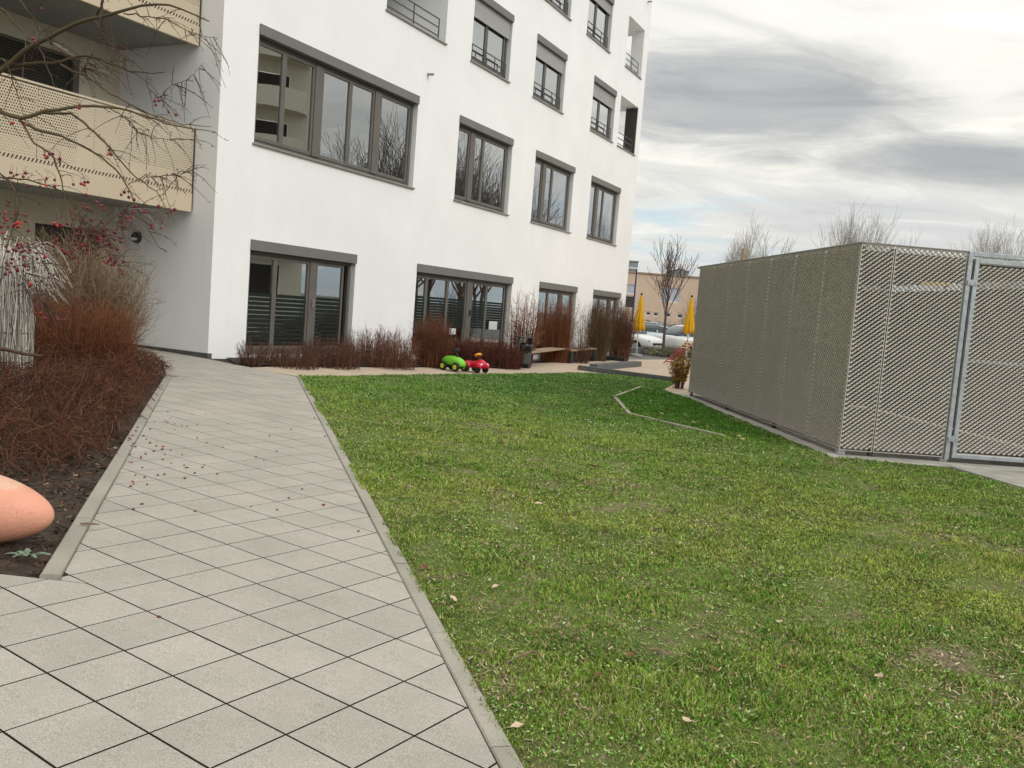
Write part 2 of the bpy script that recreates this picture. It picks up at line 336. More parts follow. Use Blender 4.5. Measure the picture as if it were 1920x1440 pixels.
# ---- path: tiles, kerbs
path = sheet('path', [(-9.5, 0.6), (0.62, 0.6), tuple(KR1 + KRn * 0.02), XY(466, 688), fp(0.9, -.05), fp(0, 0), fp(-0.1, 2.4), (-10, 15.5), (-10, 12.8), (-5.6, 12.7), (KL1.x - .05, KL1.y), (KL0.x - .06, KL0.y), (-9.5, 3.9)], -0.0055, m_joint, 0.4)
struct(path)
TA = Vector((.54192, .83982)); TB = Vector((-.83953, .54271)); TO = Vector((-1.91117, 3.55758)); TS = 0.30; GAP = 0.0040
def tile_mesh(poly, z0):
    """chamfered slab over a ground polygon, in coordinates relative to its centre"""
    n = len(poly); c = Vector((sum(p[0] for p in poly) / n, sum(p[1] for p in poly) / n))
    def inset(d):
        o = []
        for i in range(n):
            p0, p1, p2 = Vector(poly[i - 1]), Vector(poly[i]), Vector(poly[(i + 1) % n]); e1 = (p1 - p0).normalized(); e2 = (p2 - p1).normalized()
            n1 = Vector((-e1.y, e1.x)); n2 = Vector((-e2.y, e2.x)); b = n1 + n2
            q = p1 + b * (d / max(.35, (1 + n1.dot(n2)))); o.append(q)
        return o
    a, b = inset(GAP), inset(GAP + 0.0016); v = []
    for ring, dz in ((a, -0.05), (a, -0.0012), (b, 0.0)):
        v += [(q.x - c.x, q.y - c.y, float(gz(q.x, q.y)) + dz - z0) for q in ring]
    f = [tuple(range(2 * n, 3 * n))] + [(k * n + i, k * n + (i + 1) % n, (k + 1) * n + (i + 1) % n, (k + 1) * n + i) for k in (1, 0) for i in range(n)]
    return c, v, f
def dirty_sides(me, sizes):
    # the lower ring of each slab is caked with joint sand
    me.materials.append(m_tile); me.materials.append(m_joint); idx = []
    for n in sizes: idx += [0] * (1 + n) + [1] * n
    me.polygons.foreach_set('material_index', idx)
def path_tiles():
    out = []
    for A in range(-22, 64):
        for m in range(-60, 30):
            q = TO + TA * (A * TS) - TB * (m * TS); cen = q + TA * (TS / 2) - TB * (TS / 2)
            if cen.y < 1.2 or cen.y > 17.5 or cen.x < -9.5 or cen.x > 1.2: continue
            sq = [tuple(q), tuple(q - TB * TS), tuple(q + TA * TS - TB * TS), tuple(q + TA * TS)]
            sq = clip(sq, KR0, -KRn)
            if len(sq) < 3: continue
            pieces = []
            side = [(p[0] - KL0.x) * KLn.x + (p[1] - KL0.y) * KLn.y for p in sq]; ys_ = [p[1] for p in sq]; r3 = []
            if max(side) <= 0 and cen.y < 13.2: pieces.append(sq)                      # wholly right of the left kerb
            elif max(ys_) < 3.89: pieces.append(sq)                                    # wholly before the bed
            elif cen.y < KL1.y:
                up_ = clip(sq, (0, 3.89), (0, 1)); r1 = clip(up_, KL0, -KLn) if len(up_) >= 3 else []
                r1 = clip(r1, (0, KL1.y), (0, -1)) if len(r1) >= 3 else []; r2 = clip(sq, (0, 3.89), (0, -1)) if min(ys_) < 3.89 else []
                pieces += [q_ for q_ in (r1, r2) if len(q_) >= 3]
                if max(ys_) > KL1.y: r3 = clip(sq, (0, KL1.y), (0, 1))
            else: r3 = sq if cen.y >= 13.2 or min(ys_) > KL1.y else clip(sq, (0, KL1.y), (0, 1))
            if len(r3) >= 3:
                e_ = Vector(XY(466, 688)) - Vector(XY(556, 706)); r3 = clip(r3, XY(556, 706), (-e_.y, e_.x))
            if len(r3) >= 3: r3 = clip(r3, (-5.7, 12.9), (0.05, 1))if cen.x < -5.2 else r3
            if len(r3) >= 3:   # in front of the building: outside the corner's two walls
                c2 = Vector((sum(p[0] for p in r3) / len(r3), sum(p[1] for p in r3) / len(r3))) - BC.xy
                if c2.dot(FI) > 0: r3 = clip(r3, fp(0, 0), tuple(-FD))
                else: r3 = clip(r3, fp(0, 0), tuple(-FI)) if c2.dot(FD) > -.2 else r3
            if len(r3) >= 3: pieces.append(r3)
            full = abs(abs(area(sq)) - TS * TS) < 1e-6
            for p in pieces:
                if area(p) < 0: p = p[::-1]
                cl = [p[0]]
                for k in p[1:]:
                    if (Vector(k) - Vector(cl[-1])).length > 0.012: cl.append(k)
                if len(cl) >= 3 and (Vector(cl[0]) - Vector(cl[-1])).length <= 0.012: cl.pop()
                if len(cl) < 3 or area(cl) < 0.0012: continue
                out.append(cl)
    # those that show largest are the nearest in view
    def score(p):
        c = Vector((sum(k[0] for k in p) / len(p), sum(k[1] for k in p) / len(p))); d = c.length
        sx = c.x / c.y
        vis = 1.0 if (-0.66 < sx < 0.2 and c.y > 2.35) else 0.02
        return vis * area(p) / (d ** 3)
    out.sort(key=score, reverse=True)
    shared = None
    for p in out[:300]:
        z0 = float(gz(*Vector((sum(k[0] for k in p) / len(p), sum(k[1] for k in p) / len(p)))))
        c, v, f = tile_mesh(p, z0)
        if len(p) == 4 and abs(area(p) - TS * TS) < 1e-5:
            if shared is None:
                me = bpy.data.meshes.new('tile'); me.from_pydata(v, [], f); me.update(); dirty_sides(me, [4]); shared = me
            o = link('tile', shared, m_tile, path)
            o.rotation_euler = (random.gauss(0, .0006), random.gauss(0, .0006), random.gauss(0, .003))
        else: me = bpy.data.meshes.new('tile'); me.from_pydata(v, [], f); me.update(); dirty_sides(me, [len(p)]); o = link('tile', me, None, path)
        o.location = (c.x, c.y, z0 + random.gauss(0, .0003))
    mb = MB()
    for p in out[300:]:
        c, v, f = tile_mesh(p, 0.0); dz = random.gauss(0, .0003); mb.add([(x + c.x, y + c.y, z + dz) for x, y, z in v], f)
    me = bpy.data.meshes.new('distant_tiles'); me.from_pydata(mb.v, [], mb.f); me.update(); dirty_sides(me, [len(p) for p in out[300:]]); o = link('distant_tiles', me, None, path); o['kind'] = 'stuff'
path_tiles()
def kerb(name, p0, d, nrm, length, first, w, lift, label, h=0.2):
    k = thing(name, None, None) if False else bpy.data.objects.new(name, None); 
    COL.objects.link(k); k.location = (p0.x, p0.y, 0); k['kind'] = 'structure'; k['label'] = label
    s = -first
    while s < length:
        a, b = max(s, -3.0), min(s + 1.0, length)
        if b - a > .05:
            mb = MB(); ends = []
            j = random.uniform(-.002, .002); jz = random.uniform(-.003, .003)
            prof = [(0.0, -h), (0.0, -.006), (.006, 0.0), (w - .008, 0.0), (w, -.008), (w, -h)]
            v = []
            for q in (a + .003, b - .003):
                for (o, z) in prof:
                    P = p0 + d * q + nrm * (o + j); v.append((P.x - p0.x, P.y - p0.y, float(gz(P.x, P.y)) + lift + z + jz))
            n = len(prof); mb.add(v, [tuple(range(n)), tuple(range(2 * n - 1, n - 1, -1))] + [(i, i + n, n + (i + 1) % n, (i + 1) % n) for i in range(n)])
            mb.build('kerb_stone', m_kerb, k)
        s += 1.0
    return k
kerb('path_kerb', KR0, KRd, KRn, (KR1 - KR0).length, 1.0 - (Vector(XY(919, 1404)) - KR0).dot(KRd) + 1.0, KW, 0.008, 'straight concrete kerb between the tiled path and the lawn')
kerb('path_kerb', KL0, KLd, KLn, (KL1 - KL0).length, 0.0, 0.085, 0.022, 'straight concrete kerb between the tiled path and the shrub bed')

# ---- lawn
LW = [tuple(KR0 + KRn * KW - KRd * 1.7), (7.6, 0.9), (6.95, 7.4), XY(1920, 918), shp(-.32, 1.35), shp(-.30, -.28), shp(SHL + .1, -.28), shp(SHL + 1.2, -.3), XY(1270, 717), XY(1180, 704), XY(1085, 699), XY(960, 701), XY(800, 702.5), XY(680, 704.5), tuple(KR1 + KRn * KW)]
def lawn_mat():
    m = mat('lawn_soil', (0.14, 0.20, 0.035), 0.95, 0.5, 95.0, 0.9, 80, var_col=(0.055, 0.068, 0.022), detail=4); t = m.node_tree; b = t.nodes['Principled BSDF']; src = b.inputs['Base Color'].links[0].from_socket; tc = N(t, 'ShaderNodeTexCoord')
    def mixin(scale, lo, hi, col, amt):
        nonlocal src
        n = N(t, 'ShaderNodeTexNoise', i_Scale=scale, i_Detail=5, i_Roughness=.65); L(t, tc.outputs['Object'], n.inputs[0]); mr = N(t, 'ShaderNodeMapRange', n_1=lo, n_2=hi, n_3=0.0, n_4=amt); L(t, n.outputs[0], mr.inputs[0])
        mx = N(t, 'ShaderNodeMixRGB'); L(t, mr.outputs[0], mx.inputs[0]); L(t, src, mx.inputs[1]); mx.inputs[2].default_value = (*col, 1); src = mx.outputs[0]
    mixin(60.0, .56, .66, (.30, .25, .12), .7); mixin(2.9, .53, .63, (.21, .160, .112), .9); mixin(140.0, .60, .70, (.03, .028, .015), .8)
    L(t, src, b.inputs['Base Color']); return m
struct(sheet('lawn', LW, 0.0, lawn_mat(), 0.4, rough=0.006, thick=0.05))
def vnoise(x, y, s, seed):
    """cheap smooth value noise for numpy arrays"""
    r = np.random.default_rng(seed).random((64, 64)); X, Y = x / s + 100.0, y / s + 100.0; i, j = np.floor(X).astype(int), np.floor(Y).astype(int); fx, fy = X - i, Y - j
    fx = fx * fx * (3 - 2 * fx); fy = fy * fy * (3 - 2 * fy); g = lambda a, b: r[a % 64, b % 64]
    return (g(i, j) * (1 - fx) + g(i + 1, j) * fx) * (1 - fy) + (g(i, j + 1) * (1 - fx) + g(i + 1, j + 1) * fx) * fy
def fbm(x, y, s, seed): return .5 * vnoise(x, y, s, seed) + .3 * vnoise(x, y, s * .45, seed + 1) + .2 * vnoise(x, y, s * .2, seed + 2)
def bare(x, y): return .45 * fbm(x + .4 * vnoise(x, y, .5, 31), y, 1.5, 41) + .55 * fbm(x, y, .42, 47)
SHADED_WEDGE = [XY(1203, 726), XY(1152, 745), XY(1180, 777), XY(1355, 818), XY(1500, 850), XY(1290, 745)]
def lawn_points(n_try, k):
    # sample by distance so that the density on screen stays even
    lo, hi = 1.0, 27.0; u = rng.random(n_try); d = lo * (hi / lo) ** u if k == 1 else (lo ** (1 - k + 1) + u * (hi ** (2 - k) - lo ** (2 - k))) ** (1 / (2 - k))
    a = rng.uniform(-.75, .85, n_try); x, y = d * np.sin(a), d * np.cos(a); ok = inside(LW, x, y); return x[ok], y[ok], d[ok]
def grass():
    x, y, d = lawn_points(2900000, 1.2)
    # tufts that spill over the kerb and the shed's base
    def rim(a, b, n, w):
        u_ = rng.random(n); o_ = rng.random(n) * w; e = Vector(b) - Vector(a); nn = Vector((-e.y, e.x)).normalized(); return a[0] + e.x * u_ + nn.x * o_, a[1] + e.y * u_ + nn.y * o_
    k0 = KR0 + KRn * KW - KRd * .8; k1 = KR1 + KRn * KW; xr, yr = rim(tuple(k1), tuple(k0), 16000, -.03); xs, ys = rim(shp(SHL, -.27), shp(-.3, -.27), 6000, .035)
    kp = fbm(xr, yr, .3, 61) > .45; x = np.concatenate([x, xr[kp], xs]); y = np.concatenate([y, yr[kp], ys]); d = np.hypot(x, y)
    b = bare(x, y); keep = rng.random(len(x)) < np.clip((b - .292) / .085, .22, 1.0); x, y, d, b = x[keep], y[keep], d[keep], b[keep]
    n = len(x); wd = inside(SHADED_WEDGE, x, y)
    tall = fbm(x, y, .38, 55); ln = (0.0135 + 0.023 * np.clip((tall - .35) * 2.2, 0, 1.3)) * rng.uniform(.6, 1.45, n) * (1 + .022 * d) * np.where(wd, 1.25, 1.0)
    w = (0.0019 + 0.0006 * d) * rng.uniform(.7, 1.3, n)
    az = rng.uniform(0, 2 * np.pi, n); lean = np.clip(rng.normal(.92, .36, n), .1, 1.5); ta = rng.uniform(0, 2 * np.pi, n)
    z = gz(x, y) - .003
    B = np.stack([x, y, z], 1); tip = B + np.stack([np.sin(lean) * np.cos(az), np.sin(lean) * np.sin(az), np.cos(lean)], 1) * ln[:, None]
    sd = np.stack([np.cos(ta), np.sin(ta), np.zeros(n)], 1) * w[:, None]
    V = np.stack([B - sd, B + sd, tip], 1).reshape(-1, 3); Fc = np.arange(3 * n).reshape(-1, 3)
    # colours: fresh green, yellow-green, olive, straw
    pal = np.array([(.150, .310, .026), (.310, .420, .055), (.075, .210, .022), (.33, .34, .090), (.56, .48, .24)])
    t1 = fbm(x, y, 1.6, 77); t2 = vnoise(x, y, .35, 88); pick = rng.random(n)
    c = pal[0] + (pal[1] - pal[0]) * np.clip((t1 - .35) * 3, 0, 1)[:, None]; c = c + (pal[2] - c) * np.clip((t2 - .55) * 2, 0, .8)[:, None]
    dry = (pick < .13 + .24 * np.clip((.5 - b) * 3, 0, 1)) & ~wd; c[dry] = pal[4] * rng.uniform(.6, 1.05, dry.sum())[:, None]
    ol = (pick > .74) & ~wd; c[ol] = pal[3] * rng.uniform(.65, 1.1, ol.sum())[:, None]
    dk = np.clip((d - 9) / 9, 0, 1)[:, None]; c = c * (1 - .22 * dk) * np.array([1 - .0, 1.0, 1.0]); c[:, 0] *= (1 - .34 * dk[:, 0]); c[wd] = .6 * c[wd] + .4 * np.array([.095, .21, .030])  # wedge: lusher grass, with the shed's shade put into its deeper green
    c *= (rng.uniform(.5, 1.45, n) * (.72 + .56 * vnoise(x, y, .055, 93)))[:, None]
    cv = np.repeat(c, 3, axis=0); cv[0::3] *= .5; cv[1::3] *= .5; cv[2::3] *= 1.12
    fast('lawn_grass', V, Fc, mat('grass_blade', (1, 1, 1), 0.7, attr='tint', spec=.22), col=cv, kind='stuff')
    # clover and other small broad leaves
    x, y, d = lawn_points(150000, 1.3); b = bare(x, y); cl = fbm(x, y, .6, 99); k = rng.random(len(x)) < np.clip((cl - .42) * 5, .04, 1) * np.clip((b - .24) / .2, 0, 1); x, y, d = x[k], y[k], d[k]; n = len(x)
    r = (0.0030 + .0005 * d) * rng.uniform(.6, 1.4, n); z = gz(x, y) + rng.uniform(.006, .022, n); ta = rng.uniform(0, 2 * np.pi, n); nx, ny = rng.normal(0, .35, n), rng.normal(0, .35, n)
    q = []
    for j in range(4):
        ax, ay = np.cos(ta + j * np.pi / 2) * r * (1.35 if j % 2 else .85), np.sin(ta + j * np.pi / 2) * r * (1.35 if j % 2 else .85); q.append(np.stack([x + ax, y + ay, z + ax * nx + ay * ny], 1))
    V = np.stack(q, 1).reshape(-1, 3); pal2 = np.array([(.17, .36, .05), (.12, .28, .04), (.30, .44, .14)]); c = pal2[rng.integers(0, 3, n)] * rng.uniform(.6, 1.15, n)[:, None]; fl = rng.random(n) < .05; c[fl] = np.array([.52, .54, .42]) * rng.uniform(.6, 1.1, fl.sum())[:, None]
    fast('lawn_clover', V, np.arange(4 * n).reshape(-1, 4), mat('clover_leaf', (1, 1, 1), 0.6, attr='tint', spec=.35), col=np.repeat(c, 4, axis=0), kind='stuff')
def thatch():
    # dead blades and crumbs of soil lying in the turf, thickest where it is worn
    x, y, d = lawn_points(330000, 1.35); b = bare(x, y); k = rng.random(len(x)) < np.clip((.40 - b) * 6, .10, 1); x, y, d = x[k], y[k], d[k]; n = len(x)
    l = rng.uniform(.004, .016, n) * (1 + .03 * d); w = rng.uniform(.0010, .0032, n) * (1 + .10 * d); a = rng.uniform(0, 2 * np.pi, n); z = gz(x, y) + rng.uniform(.004, .016, n); tl = rng.normal(0, .25, n)
    ux, uy = np.cos(a), np.sin(a); q = []
    for i, j in ((-1, -1), (1, -1), (1, 1), (-1, 1)): q.append(np.stack([x + ux * l * i - uy * w * j, y + uy * l * i + ux * w * j, z + i * l * tl], 1))
    pal = np.array([(.42, .34, .20), (.28, .21, .13), (.17, .12, .08), (.07, .05, .035), (.50, .44, .30)]); c = pal[rng.choice(5, n, p=[.28, .26, .2, .16, .1])] * rng.uniform(.6, 1.15, n)[:, None]
    o = fast('lawn_thatch', np.stack(q, 1).reshape(-1, 3), np.arange(4 * n).reshape(-1, 4), mat('thatch', (1, 1, 1), .9, attr='tint', spec=.1), col=np.repeat(c, 4, axis=0), kind='stuff'); o['label'] = 'dry thatch and crumbs of soil between the grass blades'
grass(); thatch()
for o in COL.objects:
    if o.name.startswith('lawn_grass'): o['label'] = 'short patchy green grass of the lawn'
    if o.name.startswith('lawn_clover'): o['label'] = 'small clover leaves scattered through the lawn'

# ================================================================== WHITE APARTMENT BUILDING
def plaster_mat(name, col):
    m = mat(name, col, 0.9, 0.05, 0.55, 0.30, 130, spec=0.15); t = m.node_tree; b = t.nodes['Principled BSDF']; src = b.inputs['Base Color'].links[0].from_socket
    # faint vertical weather streaks
    tc = N(t, 'ShaderNodeTexCoord'); mp = N(t, 'ShaderNodeMapping'); mp.inputs['Scale'].default_value = (2.2, 2.2, 0.12); L(t, tc.outputs['Object'], mp.inputs[0])
    n = N(t, 'ShaderNodeTexNoise', i_Scale=1.6, i_Detail=6, i_Roughness=0.7); L(t, mp.outputs[0], n.inputs[0])
    mr = N(t, 'ShaderNodeMapRange', n_1=0.55, n_2=0.9, n_3=1.0, n_4=0.94); L(t, n.outputs[0], mr.inputs[0])
    sc = N(t, 'ShaderNodeVectorMath', operation='SCALE'); L(t, src, sc.inputs[0]); L(t, mr.outputs[0], sc.inputs['Scale']); L(t, sc.outputs[0], b.inputs['Base Color']); return m
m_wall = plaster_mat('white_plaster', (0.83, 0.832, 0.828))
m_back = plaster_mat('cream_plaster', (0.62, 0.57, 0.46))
m_frame = mat('window_frame', (0.125, 0.115, 0.102), 0.45, 0.12, 3.0, spec=.4)
m_box = mat('shutter_box', (0.165, 0.162, 0.148), 0.55, 0.10, 2.0, spec=.3)
m_sill = mat('sill_metal', (0.30, 0.29, 0.27), 0.4, 0.2, 4, metal=.3)
m_slat = mat('roller_slat', (0.36, 0.36, 0.35), 0.5, 0.08, 5)
m_rail = mat('railing_steel', (0.06, 0.06, 0.062), 0.4, 0.2, 9, metal=.3)
m_glass = glass_mat('window_glass')
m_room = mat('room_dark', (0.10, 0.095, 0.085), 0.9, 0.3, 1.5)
m_dark = mat('dark_panel', (0.055, 0.048, 0.043), 0.6, 0.2, 3)
m_film = mat('window_film', (0.022, 0.028, 0.025), 0.9, 0.2, 3, spec=.05)
m_bal = mat('balcony_sheet', (0.53, 0.445, 0.325), 0.42, 0.06, 1.2, spec=.4)
m_soffit = mat('soffit_grey', (0.30, 0.30, 0.285), 0.9, 0.08, 2)
m_paper = mat('notice_paper', (0.75, 0.78, 0.78), 0.8, 0.15, 30)
bld = thing('apartment_building', 'tall white plastered apartment building with grey window boxes and beige balconies', 'building', (BC.x, BC.y, 0), math.atan2(FD.y, FD.x))
ZT, ZB, UE, DEPTH = 17.2, -0.5, 21.86, 12.0
S1, H1, HG, S2, H2, S3, H3 = 4.14, 6.30, 2.36, 7.78, 9.60, 10.70, 12.52
OPEN = [(0.88, 6.20, S1, H1), (8.13, 11.16, S1, H1), (12.71, 15.70, S1, H1), (17.25, 20.18, S1, H1),
        (0.93, 4.17, 0.16, HG), (6.62, 11.80, 0.08, HG), (13.70, 16.77, 0.0, HG), (18.33, 21.2, 0.0, HG),
        (8.48, 10.62, S2, H2), (12.20, 14.37, S2, H2), (16.75, 18.90, S2, H2),
        (12.25, 14.40, S3, H3), (15.78, 17.90, S3, H3)]
LOGG = [(19.43, 21.38, S2, H2), (19.55, 21.32, S3, H3), (4.71, 7.20, 7.82, H2)]
def wall_sheet(mb, us, zs, holes, place):
    us = sorted(set(us)); zs = sorted(set(zs))
    for i in range(len(us) - 1):
        for j in range(len(zs) - 1):
            u, z = (us[i] + us[i + 1]) / 2, (zs[j] + zs[j + 1]) / 2
            if any(h[0] < u < h[1] and h[2] < z < h[3] for h in holes): continue
            mb.quad(place(us[i], zs[j]), place(us[i + 1], zs[j]), place(us[i + 1], zs[j + 1]), place(us[i], zs[j + 1]))
def facade():
    mb = MB(); holes = OPEN + LOGG
    wall_sheet(mb, [0, UE] + [h[k] for h in holes for k in (0, 1)], [ZB, ZT] + [h[k] for h in holes for k in (2, 3)], holes, lambda u, z: (u, 0, z))
    for (a, b, c, d) in OPEN:
        D = .24
        mb.quad((a, 0, c), (a, D, c), (a, D, d), (a, 0, d)); mb.quad((b, 0, c), (b, 0, d), (b, D, d), (b, D, c)); mb.quad((a, 0, d), (a, D, d), (b, D, d), (b, 0, d)); mb.quad((a, 0, c), (b, 0, c), (b, D, c), (a, D, c))
    for i, (a, b, c, d) in enumerate(LOGG):
        D = 1.9
        mb.quad((a, 0, c), (a, D, c), (a, D, d), (a, 0, d)); mb.quad((a, 0, d), (a, D, d), (b, D, d), (b, 0, d)); mb.quad((a, 0, c), (b, 0, c), (b, D, c), (a, D, c)); mb.quad((a, D, c), (b, D, c), (b, D, d), (a, D, d))
        if i == 2: mb.quad((b, 0, c), (b, 0, d), (b, D, d), (b, D, c))
        else:
            # corner loggia: the pier at the end, then an opening through the end wall
            mb.quad((b, 0, c), (b, 0, d), (b, .5, d), (b, .5, c)); mb.quad((b, .5, c), (b, .5, d), (UE, .5, d), (UE, .5, c))
            mb.quad((b, .5, d), (b, D, d), (UE, D, d), (UE, .5, d)); mb.quad((b, .5, c), (UE, .5, c), (UE, D, c), (b, D, c)); mb.quad((b, D, c), (UE, D, c), (UE, D, d), (b, D, d))
    eh = [(.5, 1.9, l[2], l[3]) for l in LOGG[:2]]
    wall_sheet(mb, [0, .5, 1.9, DEPTH], [ZB, ZT] + [h[k] for h in eh for k in (2, 3)], eh, lambda y, z: (UE, y, z))
    mb.quad((0, 0, ZB), (0, 0, ZT), (0, 2.6, ZT), (0, 2.6, ZB))
    mb.quad((0, 0, ZT), (UE, 0, ZT), (UE, DEPTH, ZT), (0, DEPTH, ZT)); mb.quad((0, DEPTH, ZB), (0, DEPTH, ZT), (UE, DEPTH, ZT), (UE, DEPTH, ZB))
    mb.build('wall', m_wall, bld)
    mb = MB().box(19.43 + 1.905, 19.43 + 1.945, .02, .49, S2 + .03, H2 - .03); mb.build('pier_panel', m_dark, bld)
facade()
def window(u0, u1, z0, z1, sashes, posts=(), shutter=0.0, rail=False, box=0.19, sill=True, film=None, room=True, label=None):
    yf = 0.13; fw = 0.065; mb = MB(); top = z1 - box
    mb.bbox(u0, u0 + fw, yf, yf + .08, z0, top); mb.bbox(u1 - fw - .02, u1, yf, yf + .08, z0, top)
    mb.bbox(u0 + fw, u1 - fw - .02, yf + .002, yf + .078, z0, z0 + .09); mb.bbox(u0 + fw, u1 - fw - .02, yf + .002, yf + .078, top - .07, top)
    for p0, p1 in posts: mb.bbox(p0, p1, yf - .04, yf + .078, z0 + .09, top - .07)
    for a, b in sashes:   # raised sash frames
        w = .058; y0, y1 = yf - .018, yf + .05; zb, zt = z0 + .092, top - .072
        mb.bbox(a, a + w, y0, y1, zb, zt); mb.bbox(b - w, b, y0, y1, zb, zt); mb.bbox(a + w, b - w, y0 + .002, y1 - .002, zb, zb + .075); mb.bbox(a + w, b - w, y0 + .002, y1 - .002, zt - .06, zt)
    o = mb.build('window', m_frame, bld)
    if label: o['label'] = label
    for a, b in sashes:
        MB().box(a + .056, b - .056, yf + .012, yf + .024, z0 + .165, top - .13).build('pane', m_glass, o)
    if box:
        MB().bbox(u0 - .004, u1 + .004, -.035, .125, top, z1 + .004, .006).build('shutter_box', m_box, o)
    if sill:
        s = MB(); s.bbox(u0 - .04, u1 + .04, -.055, yf - .004, z0 - .028, z0 + .006, .004); s.build('sill', m_sill, o)
    if shutter:
        s = MB(); h = (top - z0) * shutter; n = max(3, int(h / .05))
        for i in range(n):
            za = top - h + i * h / n; s.prism([(u0 + .03, .062, za), (u0 + .03, .055, za + h / n * .5), (u0 + .03, .062, za + h / n * .94), (u0 + .03, .075, za + h / n * .94), (u0 + .03, .075, za)], (u1 - u0 - .06, 0, 0))
        s.bbox(u0 + .025, u1 - .025, .05, .085, top - h - .035, top - h - .001); s.build('roller_shutter', m_slat, o)
    if rail:
        s = MB(); n = 4
        for zz in (.42, .25, .1): s.box(u0 + .03, u1 - .22, .0, .022, z0 + zz, z0 + zz + .022)
        for i in range(n): x = u0 + .03 + (u1 - u0 - .27) * i / (n - 1); s.box(x, x + .02, .002, .02, z0 + .01, z0 + .419)
        s.build('railing', m_rail, o)
    if film:
        for a, b in sashes:
            s = MB(); z = film[0]
            while z < film[1]: s.box(a + .06, b - .06, yf + .004, yf + .009, z, z + film[2]); z += film[3]
            s.build('stripe_film', m_film, o)
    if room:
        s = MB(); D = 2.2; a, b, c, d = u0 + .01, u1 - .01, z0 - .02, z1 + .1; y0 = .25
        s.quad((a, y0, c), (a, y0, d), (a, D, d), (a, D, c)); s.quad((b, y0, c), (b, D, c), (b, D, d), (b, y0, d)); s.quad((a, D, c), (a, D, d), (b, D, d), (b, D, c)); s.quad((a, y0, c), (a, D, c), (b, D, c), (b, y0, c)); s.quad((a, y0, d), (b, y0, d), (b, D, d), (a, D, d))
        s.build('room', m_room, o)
    return o
def curtain(win, u0, u1, z0, z1, m, y=.30):
    mb = MB(); n = int((u1 - u0) / .03); pts = [(u0 + (u1 - u0) * i / n, y + .025 * math.sin(i * 1.1) + .008 * math.sin(i * .37)) for i in range(n + 1)]
    for i in range(n): mb.quad((*pts[i], z0), (*pts[i + 1], z0), (*pts[i + 1], z1), (*pts[i], z1))
    mb.build('curtain', m, win, smooth=True)
m_curt = mat('curtain_pale', (0.55, 0.56, 0.55), 0.9, 0.1, 4)
m_curt2 = mat('curtain_teal', (0.22, 0.27, 0.26), 0.9, 0.1, 4)
w = window(.88, 6.20, S1, H1, [(.965, 1.72), (1.72, 2.62), (2.84, 3.79), (3.79, 4.64), (4.86, 6.06)], [(2.62, 2.84), (4.64, 4.86)], label='wide five-pane window on the first floor'); curtain(w, 2.3, 2.6, S1 + .1, H1 - .25, m_curt2); curtain(w, 4.35, 4.62, S1 + .1, H1 - .25, m_curt2); curtain(w, 5.6, 6.05, S1 + .1, H1 - .25, m_curt2)
for a in (8.13, 12.71, 17.25):
    b = a + 3.02 if a < 17 else a + 2.93
    w = window(a, b, S1, H1, [(a + .085, a + .80), (a + 1.02, a + 1.55), (a + 1.55, b - .12)], [(a + .80, a + 1.02)]); curtain(w, b - .75, b - .12, S1 + .1, H1 - .25, m_curt2)
g1 = window(.93, 4.17, .16, HG, [(1.01, 1.76), (1.76, 2.78), (2.98, 3.92)], [(2.78, 2.98)], sill=False, film=(.36, 1.30, .066, .085), box=.2)
MB().tube([(4.06, .04, .2), (4.06, .04, 2.1)], .018, 8).build('drain_rod', m_sill, g1)
MB().box(2.86, 2.90, .05, .085, 1.15, 1.32).bbox(2.87, 2.89, .03, .06, 1.22, 1.26).build('window_handle', m_sill, g1)
st = MB()
for k in range(4): st.bbox(.95, 4.6, -.50 + k * .0, -.02, .03 + k * .035 - .06, .055 + k * .035 - .06, .004)
st.build('slatted_step', m_box, g1)
g2 = window(6.62, 11.80, .08, HG, [(6.70, 7.29), (7.29, 8.32), (8.32, 9.32), (9.60, 10.47), (10.47, 11.60)], [(9.32, 9.60)], sill=False, film=(.8, 1.55, .056, .072), box=.2)
MB().bbox(8.50, 8.84, .085, .09, .62, .78, .001).build('notice', m_paper, g2)
MB().bbox(10.7, 11.2, .085, .09, .78, 1.02, .001).build('notice', m_paper, g2)
MB().box(9.5, 9.535, .05, .085, 1.15, 1.30).build('window_handle', m_rail, g2)
for a, b in ((13.70, 16.77), (18.33, 21.2)):
    window(a, b, 0.0, HG, [(a + .08, a + .95), (a + .95, a + 1.9), (a + 2.1, b - .12)], [(a + 1.9, a + 2.1)], sill=False, box=.2)
for a, b, sh in ((8.48, 10.62, .27), (12.20, 14.37, .24), (16.75, 18.90, .26)):
    mid = a + .92; w = window(a, b, S2, H2, [(a + .08, mid), (mid + .02, b - .17)], shutter=sh, rail=True); curtain(w, b - .72, b - .2, S2 + .1, H2 - .25, m_curt); curtain(w, a + .1, a + .5, S2 + .1, H2 - .25, m_curt)
for a, b, sh in ((12.25, 14.40, 0), (15.78, 17.90, .2)):
    mid = a + .92; w = window(a, b, S3, H3, [(a + .08, mid), (mid + .02, b - .17)], shutter=sh, rail=True); curtain(w, b - .7, b - .2, S3 + .1, H3 - .25, m_curt)
for (a, b, c, d) in LOGG:
    s = MB(); y = .04
    for zz in (.10, .30, .50): s.box(a + .03, b - .25, y, y + .025, c + zz, c + zz + .022)
    for i in range(3): x = a + .03 + (b - a - .30) * i / 2; s.box(x, x + .024, y + .002, y + .022, c, c + .498)
    s.build('loggia_railing', m_rail, bld); MB().bbox(a - .04, b + .04, -.05, .12, c - .03, c + .004, .004).build('loggia_sill', m_sill, bld)
    if a < 5: MB().bbox(b - 1.0, b - .05, 1.84, 1.89, c + .02, d - .3).build('loggia_door', m_frame, bld)
